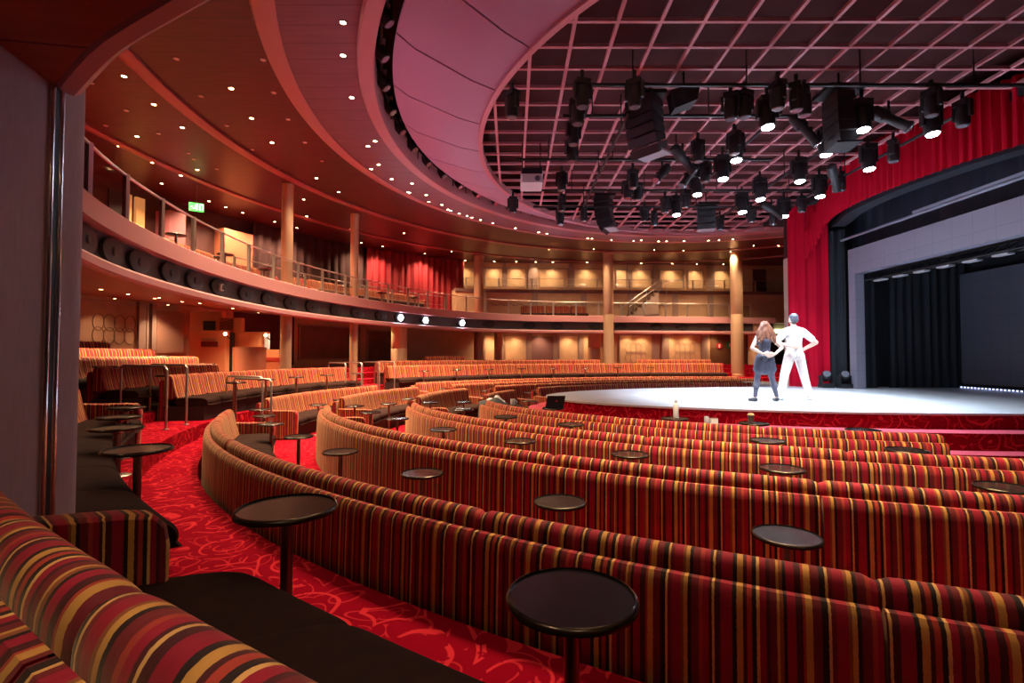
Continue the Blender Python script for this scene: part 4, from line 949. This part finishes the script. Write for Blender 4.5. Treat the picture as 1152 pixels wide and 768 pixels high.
def line_array(px, py, y, z_top, n, facing, lab, w=.66, h=.2, curl=9, front=GREY, D=.42):
    x = (px-576)/560*y; r = thing('line_array_speaker', lab, 'loudspeaker', (x, y, z_top)); f = Vector((*facing, 0)).normalized(); sd = Vector((-f.y, f.x, 0)); pos = Vector((0, 0, 0)); a = 0
    for i in range(n):
        a += radians(curl)*(i/n); up = Vector((0, 0, 1)); fw = (f*cos(a)-up*sin(a)); dn = (-up*cos(a)-f*sin(a)); mb = MB()
        c = [pos+sd*sx*w/2*(1 if k else .8)+fw*(D/2 if k else -D/2)+dn*(q*h+(0 if k else (.02 if q == 0 else -.02))) for q in (0, 1) for k in (0, 1) for sx in (-1, 1)]
        mb.add(c, [(0, 1, 3, 2), (4, 6, 7, 5), (0, 4, 5, 1), (2, 3, 7, 6), (0, 2, 6, 4), (1, 5, 7, 3)]); obj('cabinet', mb, BLACKP, r, local=True, smooth=0)
        pos = pos+dn*(h+.008)
    mb = MB(); mb.box(-.3, .3, -.25, .25, .02, .09); mb.cyl((0, 0, .09), (0, 0, GZ-z_top), .02, n=6); obj('bumper_frame', mb, BLACK, r, local=True)
    mb = MB(); c = [pos+sd*sx*w/2*.95+f*k*.2+Vector((0, 0, dz)) for dz in (0, -.03) for k in (-1, 1) for sx in (-1, 1)]; mb.add(c, [(0, 1, 3, 2), (4, 6, 7, 5), (0, 4, 5, 1), (2, 3, 7, 6), (0, 2, 6, 4), (1, 5, 7, 3)]); obj('underside_plate', mb, front, r, local=True, smooth=0)
line_array(728, 0, 8.6, EYE+4.46, 6, (-.75, -.65), 'tall curved black line array speaker hung on the camera side', w=.56, h=.145, curl=12); line_array(680, 0, 14.3, EYE+4.55, 6, (-.75, .4), 'curved black line array speaker hung on the far side', w=.55, h=.15, curl=12)
line_array(949, 0, 8.3, EYE+4.40, 5, (-1, .1), 'broad black speaker cluster hung near the red valance', w=.50, h=.165, curl=3, D=.3, front=BLACKP); line_array(796, 0, 14.3, EYE+4.30, 4, (-.3, -.9), 'pale bottomed black speaker cluster hung over the far stage edge', w=.5, h=.15)
x = (772-576)/560*8.3; o = thing('speaker_cabinet', 'single tilted black speaker cabinet hanging beside the tall line array', 'loudspeaker', (x, 8.3, EYE+4.3))
mb = MB(); mb.add([(-.26, -.15, .12), (.22, -.19, .22), (.22, .15, .22), (-.26, .11, .12), (-.21, -.19, -.21), (.15, -.22, -.08), (.15, .11, -.08), (-.21, .08, -.21)], [(0, 1, 2, 3), (4, 7, 6, 5), (0, 4, 5, 1), (1, 5, 6, 2), (2, 6, 7, 3), (3, 7, 4, 0)]); obj('cabinet', mb, BLACKP, o, local=True, smooth=0)
mb = MB(); mb.tube([(0, 0, .25), (0, 0, .5)], .02, 6); obj('bracket', mb, BLACK, o, local=True); mb = MB(); mb.lathe([(.13, 0), (.10, .012)], 16, (-.03, -.20, .02), (-.1, -.95, -.2)); obj('driver', mb, BLACK, o, local=True)
x = (598-576)/560*11.0; o = thing('projector', 'white box projector hanging from the lattice near the mauve ring', 'projector', (x, 11.0, EYE+3.95))
mb = MB(); rbox(mb, -.24, .24, -.3, .3, -.19, .0, .04); obj('casing', mb, WHITE, o, local=True); mb = MB(); rbox(mb, -.23, .23, -.28, .28, 0, .14, .03); obj('top_casing', mb, BLACKP, o, local=True)
mb = MB(); mb.lathe([(.06, 0), (.055, .03)], 16, (.12, -.3, -.1), (0, -1, 0)); obj('lens', mb, LENSD, o, local=True)
for sx in (-.2, .2): mb = MB(); mb.cyl((sx, 0, .14), (sx, 0, .8), .014, n=6); obj('hanger_rod', mb, BLACK, o, local=True)
# lamps inside the cove
p = arc(RC[0], RC[1], 9.75, -60, 95, 120)
ch = make_head(False, (.6, 0, -.8), .9)
for i in range(26):
    P, N = p.pos(p.L*(i+.5)/26); o = ch if i == 0 else dup(ch, (0, 0, 0)); o.location = (P.x, P.y, CZ+.16); o.rotation_euler = (0, 0, atan2(-N.y, -N.x)); o['label'] = f'black stage lamp tucked into the ceiling cove, {nth(i)} round from the camera'; o['group'] = 'cove lamps'

# ------------------------------------------------------------------ small things on tables
def on(px, py): return TABLES[(px, py)]
x, y, z = on(759, 470); o = thing('water_bottle', 'white water bottle with dark cap on a table by the stage', 'bottle', (x+.02, y, z)); mb = MB(); mb.lathe([(.036, 0), (.040, .01), (.040, .19), (.034, .215), (.022, .225)], 18); obj('body', mb, WHITE, o, local=True); mb = MB(); mb.lathe([(.022, .225), (.022, .27), (.018, .275)], 14); obj('cap', mb, GREY, o, local=True)
x, y, z = on(577, 455); o = thing('mug', 'white mug on a table by the stage row end', 'mug', (x, y, z)); mb = MB(); mb.lathe([(.036, 0), (.044, .012), (.046, .11), (.041, .11), (.039, .02), (0, .015)], 18); obj('cup', mb, WHITE, o, local=True); mb = MB(); mb.tube([(.044+.035*sin(pi*i/8), 0, .025+.06*i/8) for i in range(9)], .007, 6); obj('handle', mb, WHITE, o, local=True)
x, y, z = on(848, 475.5); o = thing('paper_cup', 'dark paper cup with pale lid on a table under the dancers', 'cup', (x-.04, y, z)); mb = MB(); mb.lathe([(.032, 0), (.043, .11)], 16); obj('cup', mb, mat('dark_paper', (.09, .06, .05), .6), o, local=True); mb = MB(); mb.lathe([(.046, .108), (.046, .118), (.036, .125), (.034, .135)], 16); obj('lid', mb, mat('kraft_lid', (.55, .40, .22), .5), o, local=True)
x, y, z = on(622, 458.5); o = thing('laptop', 'open dark laptop beside the stage tip', 'laptop', (x+.02, y+.02, z)); mb = MB(); mb.box(-.16, .16, -.11, .11, .001, .018); obj('keyboard_base', mb, BLACKP, o, local=True)
mb = MB(); mb.add([(-.16, -.11, .018), (.16, -.11, .018), (.19, -.19, .23), (-.13, -.19, .23), (-.16, -.12, .018), (.16, -.12, .018), (.19, -.20, .23), (-.13, -.20, .23)], [(0, 1, 2, 3), (4, 7, 6, 5), (0, 4, 5, 1), (1, 5, 6, 2), (2, 6, 7, 3), (3, 7, 4, 0)]); obj('screen_lid', mb, mat('laptop_shell', (.05, .04, .05), .35, .4), o, local=True, smooth=0)
mb = MB(); mb.lathe([(.02, 0), (.016, .004)], 12, (.03, -.163, .13), (0, -.93, -.36)); obj('lid_badge', mb, mat('dull_red_badge', (.35, .02, .04), .4), o, local=True)
for i, (px, sx) in enumerate(((795, -.06), (805, .08))):
    X, Y = at(px, 474, .86+.03); o = thing('drink_can', ['silver drink can', 'squat white drink box'][i]+' on the ledge before the red stage front', 'can', (X, Y, .87)); 
    mb = MB(); (mb.lathe([(.03, 0), (.033, .008), (.033, .11), (.027, .12)], 16) if i == 0 else mb.box(-.05, .05, -.03, .03, 0, .09)); obj('body', mb, GREY if i == 0 else WHITE, o, local=True); mb = MB(); (mb.lathe([(.027, .12), (.02, .123)], 12) if i == 0 else mb.box(-.05, .05, -.03, .03, .09, .096)); obj('top', mb, STEEL, o, local=True)
    o.location.x, o.location.y, o.location.z = X, Y, .0
    t_ = table(X, Y, 0, .84, ['low black table under the silver drink can', 'low black table under the white drink box'][i], 'drink tables', D=.3, fine=False) if i == 0 else None
    o.location.z = .84
    if i == 1: o.location = (bpy.data.objects['drink_can'].location.x+.10, bpy.data.objects['drink_can'].location.y+.01, .84)
x, y, z = on(521, 460); o = thing('tablet', 'flat silver tablet lying on a table near the jacket', 'tablet', (x, y, z)); mb = MB(); rbox(mb, -.13, .13, -.09, .09, .001, .012, .02); obj('case', mb, GREY, o, local=True); mb = MB(); mb.box(-.115, .115, -.075, .075, .012, .014); obj('screen', mb, LENSD, o, local=True)
# jacket thrown over a sofa end
pd = PATHS['d']; P, N = pd.pos(pd.at_t(-6), -.25)
o = thing('jacket', 'dark and pale jacket thrown over the stage row sofa end', 'jacket', (P.x, P.y, .44))
mb = MB(); 
def cloth(mb, c, W, H, th, fold):
    vs = []; fs = []; n = 12
    for i in range(n+1):
        for j in range(n+1):
            a, b = i/n-.5, j/n-.5; z = .40*math.exp(-((b*1.6)**2)*3)+fold*sin(a*11+b*5)+fold*.6*sin(b*17+2); vs.append((c[0]+a*W, c[1]+b*H, c[2]+z*(1-abs(a)*.5)))
    B = len(vs); vs += [(x, y, z+th) for x, y, z in vs]
    for i in range(n):
        for j in range(n): q = i*(n+1)+j; fs += [(q, q+1, q+n+2, q+n+1), (B+q, B+q+n+1, B+q+n+2, B+q+1)]
    mb.add(vs, fs)
cloth(mb, (0, 0, .02), .62, .75, .02, .03); obj('body', mb, mat('charcoal_cloth', (.03, .035, .04), .8), o, local=True, smooth=80)
mb = MB(); cloth(mb, (.05, .1, .06), .4, .45, .02, .03); obj('lining', mb, mat('pale_lining', (.55, .50, .52), .7), o, local=True, smooth=80)

# ------------------------------------------------------------------ people
def fuse(name, mb, m, parent, vox=.012, smooth=4, fac=.5):
    o = obj(name, mb, m, parent, local=True, smooth=0)
    md = o.modifiers.new('fuse', 'REMESH'); md.mode = 'VOXEL'; md.voxel_size = vox; md.use_smooth_shade = True
    sm = o.modifiers.new('relax', 'SMOOTH'); sm.iterations = smooth; sm.factor = fac
    return o
def hand(mb, wrist, d, up, side):
    d = Vector(d).normalized(); up = (Vector(up)-d*Vector(up).dot(d)).normalized(); s = d.cross(up)*side; W = Vector(wrist)
    for k in range(4): mb.tube([W, W+d*.05+s*(.026-.0175*k), W+d*.088+s*(.033-.022*k)], [.020, .015, .012], 8)
    for k, L in enumerate((.072, .080, .074, .058)):
        b = W+d*.085+s*(.035-.0235*k); pts = [b, b+d*L*.45-up*.006, b+d*L*.78-up*.020, b+d*L-up*.040]; mb.limb(pts, [.0098, .0092, .0085, .0075], 8)
    b = W+d*.022+s*.026; mb.limb([b, b+d*.03+s*.026, b+d*.058+s*.036-up*.008, b+d*.08+s*.034-up*.016], [.013, .0115, .0105, .009], 8)
def head(mb, c, k=1.0):
    x, y, z = c; mb.ball((x, y-.005*k, z+.02*k), (.075*k, .093*k, .095*k), 18, 12); mb.ball((x, y+.03*k, z-.055*k), (.052*k, .06*k, .06*k), 14, 10)
    mb.ball((x, y+.098*k, z-.015*k), (.014*k, .022*k, .024*k), 8, 6); mb.ball((x, y+.088*k, z-.062*k), (.024*k, .010*k, .009*k), 8, 6); mb.ball((x, y+.078*k, z-.095*k), (.022*k, .016*k, .015*k), 8, 6)
    for sx in (-1, 1):
        mb.ball((x+sx*.078*k, y-.005*k, z-.008*k), (.013*k, .022*k, .034*k), 8, 6); mb.ball((x+sx*.032*k, y+.078*k, z+.022*k), (.026*k, .014*k, .008*k), 8, 6); mb.ball((x+sx*.045*k, y+.07*k, z-.03*k), (.02*k, .016*k, .018*k), 8, 6)
def eyes(parent, c, k=1.0):
    for sx in (-1, 1): mb = MB(); mb.ball((c[0]+sx*.032*k, c[1]+.082*k, c[2]), .011*k, 10, 8); obj('eye', mb, WHITE, parent, local=True)
def woman(x, y, z, rot):
    r = thing('person', 'woman with long curly hair in slate top and leggings standing hands behind back', 'person', (x, y, z)); r.rotation_euler = (0, 0, rot); k = .945
    V = lambda a, b, c: (a*k, b*k, c*k)
    mb = MB()
    for sx in (-1, 1):
        mb.limb([V(sx*.085, 0, .93), V(sx*.165, .015, .50), V(sx*.235, -.02, .09)], [.088*k, .058*k, .038*k]); mb.limb([V(sx*.18, 0, .40), V(sx*.205, -.02, .32)], [.05*k, .052*k])
        mb.limb([V(sx*.235, -.03, .05), V(sx*.255, .06, .035), V(sx*.27, .14, .025)], [.038*k, .036*k, .026*k])
        mb.limb([V(sx*.155, 0, 1.385), V(sx*.33, -.09, 1.15), V(sx*.135, -.165, 1.02)], [.047*k, .037*k, .027*k])
    mb.ball(V(0, 0, .95), (.155*k, .11*k, .12*k), 18, 12); mb.limb([V(0, 0, 1.0), V(0, .005, 1.14), V(0, -.005, 1.30)], [.12*k, .098*k, .118*k]); mb.limb([V(-.11, -.005, 1.36), V(.11, -.005, 1.36)], [.072*k, .072*k])
    for sx in (-1, 1): mb.ball(V(sx*.07, .085, 1.26), .06*k, 12, 8); mb.ball(V(sx*.075, -.06, .93), .085*k, 12, 8)
    mb.limb([V(0, -.005, 1.40), V(0, .01, 1.50)], [.05*k, .045*k]); head(mb, V(0, .02, 1.60), k)
    hand(mb, V(.13, -.168, 1.018), (-.95, -.05, -.25), (0, -1, 0), 1); hand(mb, V(-.13, -.18, 1.03), (.95, -.06, -.2), (0, -1, 0), -1)
    fuse('body', mb, SKIN, r, .0075, 3)
    eyes(r, V(0, .02, 1.60), k)
    mb = MB(); mb.limb([V(0, 0, 1.0), V(0, .005, 1.14), V(0, -.005, 1.29)], [.132*k, .11*k, .128*k]); mb.ball(V(0, 0, .95), (.168*k, .122*k, .13*k), 18, 12)
    for sx in (-1, 1): mb.ball(V(sx*.07, .085, 1.26), .068*k, 12, 8); mb.ball(V(sx*.075, -.062, .93), .095*k, 12, 8); mb.limb([V(sx*.09, -.02, 1.28), V(sx*.115, 0, 1.43)], [.03*k, .022*k]); mb.limb([V(sx*.09, 0, .92), V(sx*.125, .005, .70)], [.115*k, .122*k]); mb.limb([V(0, 0, .86), V(0, 0, .70)], [.11*k, .13*k])
    fuse('tunic', mb, SLATE, r, .010, 3)
    mb = MB()
    for sx in (-1, 1): mb.limb([V(sx*.10, 0, .82), V(sx*.165, .015, .50), V(sx*.235, -.02, .12)], [.092*k, .064*k, .044*k]); mb.limb([V(sx*.18, 0, .40), V(sx*.205, -.02, .32)], [.055*k, .057*k])
    fuse('leggings', mb, mat('grey_leggings', (.075, .07, .10), .7), r, .010, 3)
    for sx in (-1, 1):
        mb = MB(); mb.limb([V(sx*.235, -.045, .05), V(sx*.255, .06, .042), V(sx*.272, .15, .032)], [.044*k, .042*k, .032*k]); o = fuse('shoe', mb, SHOE, r, .008, 2)
        mb = MB(); mb.limb([V(sx*.235, -.05, .014), V(sx*.255, .06, .014), V(sx*.272, .155, .014)], [.015, .015, .015]); obj('sole', mb, WHITE, o, local=True)
    mb = MB(); rnd = random.Random(3); mb.ball(V(0, 0, 1.645), (.092*k, .10*k, .088*k), 16, 10)
    for i in range(46):
        a = rnd.uniform(-1, 1); h = rnd.random(); X = a*(.10+.085*h); pts = []; tw = rnd.random()*6
        for j in range(7): f = j/6*(.45+.55*h); pts.append(V(a*.07*(1-f)+X*(.15+1.15*sqrt(f))*(.4+.6*min(1, f*2.2))+.014*sin(9*f+tw), -.045-.06*sqrt(f)+.035*a*a+.012*cos(8*f+tw), 1.70-1.3*(a*.07)**2*8*(1-f)-.46*f))
        mb.limb(pts, [.024*k]*6+[.012*k], 6)
    fuse('hair', mb, HAIRB, r, .011, 1)
def man(x, y, z, rot):
    r = thing('person', 'man in white T-shirt and cream trousers standing legs apart, hand on hip', 'person', (x, y, z)); r.rotation_euler = (0, 0, rot); k = 1.02
    V = lambda a, b, c: (a*k, b*k, c*k); A = {}
    mb = MB()
    for sx in (-1, 1):
        mb.limb([V(sx*.095, 0, .93), V(sx*.20, .02, .50), V(sx*.29, -.02, .09)], [.092*k, .064*k, .042*k]); mb.limb([V(sx*.29, -.03, .05), V(sx*.31, .07, .04), V(sx*.33, .17, .03)], [.042*k, .04*k, .03*k])
    mb.limb([V(.185, 0, 1.41), V(.405, -.06, 1.18), V(.215, .06, 1.04)], [.058*k, .045*k, .033*k]); mb.limb([V(-.185, 0, 1.41), V(-.40, -.10, 1.17), V(-.15, -.16, 1.10)], [.058*k, .045*k, .033*k])
    mb.ball(V(0, 0, .96), (.16*k, .115*k, .12*k), 18, 12); mb.limb([V(0, 0, 1.0), V(0, .0, 1.16), V(0, -.005, 1.33)], [.125*k, .128*k, .145*k]); mb.limb([V(-.15, -.01, 1.39), V(.15, -.01, 1.39)], [.085*k, .085*k])
    mb.limb([V(0, -.005, 1.45), V(0, .01, 1.55)], [.06*k, .054*k]); head(mb, V(0, .02, 1.66), k*1.03)
    hand(mb, V(.212, .062, 1.035), (-.62, .6, -.5), (.4, .7, .5), 1); hand(mb, V(-.145, -.163, 1.098), (.96, -.05, -.15), (0, -1, 0), -1)
    fuse('body', mb, SKIN, r, .0078, 3); eyes(r, V(0, .02, 1.66), k)
    mb = MB(); mb.limb([V(0, 0, .98), V(0, .0, 1.16), V(0, -.005, 1.33)], [.148*k, .142*k, .157*k]); mb.limb([V(-.13, -.01, 1.37), V(.13, -.01, 1.37)], [.098*k, .098*k]); mb.ball(V(0, 0, .97), (.175*k, .13*k, .07*k), 18, 10)
    for sx in (-1, 1): mb.limb([V(sx*.175, -.005, 1.40), V(sx*.33, -.045, 1.255)], [.078*k, .066*k]); mb.limb([V(sx*.05, 0, 1.47), V(sx*.15, -.005, 1.425)], [.055*k, .062*k])
    fuse('tee_shirt', mb, TEE, r, .011, 3)
    mb = MB(); mb.ball(V(0, 0, .93), (.172*k, .128*k, .12*k), 18, 12)
    for sx in (-1, 1): mb.limb([V(sx*.095, 0, .91), V(sx*.20, .02, .50), V(sx*.288, -.02, .09)], [.106*k, .083*k, .068*k]); mb.ball(V(sx*.075, -.06, .92), .092*k, 12, 8)
    fuse('trousers', mb, CHINO, r, .011, 3)
    for sx in (-1, 1):
        mb = MB(); mb.limb([V(sx*.29, -.045, .05), V(sx*.31, .07, .045), V(sx*.335, .18, .036)], [.048*k, .046*k, .036*k]); o = fuse('shoe', mb, SHOEW, r, .009, 2)
        mb = MB(); mb.limb([V(sx*.29, -.05, .014), V(sx*.31, .07, .014), V(sx*.335, .185, .014)], [.016, .016, .016]); obj('sole', mb, WHITE, o, local=True)
    mb = MB(); mb.ball(V(0, .005, 1.70), (.085*k, .104*k, .088*k), 16, 10); mb.ball(V(0, -.035, 1.655), (.078*k, .066*k, .075*k), 14, 10); fuse('hair', mb, HAIRD, r, .009, 1)
x, y = at(861, 451.5, .87); woman(x, y, .87, .06)
x, y = at(894.5, 450, .87); man(x, y, .87, -.03)

# ------------------------------------------------------------------ lights under the balcony and along the far wall
SOFL = [(143, 334), (173.6, 336), (178, 340), (204, 342.6), (224, 346), (261, 352), (313, 359)]
def under(px, off, label, power, i, group, z=None, spot=2.0):
    path = BP.offset(off); s = path.hit(px)
    if s is None: return
    P, N = path.pos(s); zz = 3.07+off*.09 if z is None else z
    zz = (2.97+.19*(off-.045)/1.155) if off <= 1.2 else 3.16+(off-1.2)*.0957 if off <= 3.5 else 3.38+(off-3.5)*.0667
    downlight(P.x, P.y, zz-.004, True, label, group, r=.042, power=power, spot=spot)
POW_UN = 230
for i, (px, off) in enumerate(((112, 2.6), (143, 2.6), (173, 2.6), (178, 2.1), (204, 2.2), (224, 1.6), (261, 1.6), (313, 1.2), (340, 2.4), (372, 1.3), (408, 1.3), (431, 1.3), (290, 3.4))): under(px, off, f'small lit downlight under the balcony, {nth(i)} counted from the grey pillar', POW_UN, i, 'under-balcony downlights')
under(188, 4.9, 'small lit downlight washing the square rose wall panel', 150, 0, 'rear wall downlights'); under(128, 5.0, 'small lit downlight washing the brown damask wall panel', 70, 0, 'rear wall downlights')
FW = [548, 561, 580, 608, 640, 662, 708, 725, 757, 775, 805]
for i, px in enumerate(FW):
    path = wf.offset(-.5); s = path.hit(px); P, N = path.pos(s); downlight(P.x, P.y, 3.14, True, f'small lit downlight washing the far lower wall, {nth(i)} from the curtain end', 'far lower wall downlights', r=.05, power=75, spot=2.2)
for i, px in enumerate((523, 556, 581, 603, 622, 661, 700, 722, 757, 785, 815)):
    path = wf.offset(-.45); s = path.hit(px); P, N = path.pos(s); downlight(P.x, P.y, CZ-.02, True, f'small lit downlight washing the far upper wall, {nth(i)} from the red curtain', 'far upper wall downlights', r=.05, power=85, spot=2.0)
# downlights above the camera aisle, in the balcony soffit overhead
for i, s in enumerate([BP.hit(200)-14.5+1.35*k for k in range(8)]):
    P, N = BP.pos(s, .75); downlight(P.x, P.y, 3.08, True, f'lit downlight in the balcony underside above the camera aisle, {nth(i)} along', 'downlights above the camera aisle', r=.05, power=34, spot=1.5, col=(1, .80, .60))

# ------------------------------------------------------------------ world, colour management
w = bpy.data.worlds.new('hall_air'); S.world = w; w.use_nodes = True
bg = w.node_tree.nodes['Background']; bg.inputs[0].default_value = (.75, .45, .55, 1); bg.inputs[1].default_value = .035
S.view_settings.view_transform = 'Standard'; S.view_settings.look = 'None'; S.view_settings.gamma = 1; S.view_settings.use_curve_mapping = False
S.view_settings.exposure = 1.0
S.cycles.use_denoising = True
S.cycles.max_bounces = 6; S.cycles.diffuse_bounces = 3; S.cycles.glossy_bounces = 3; S.cycles.sample_clamp_indirect = 6
for o in list(bpy.data.objects):
    if o.location.z < -20: bpy.data.objects.remove(o)
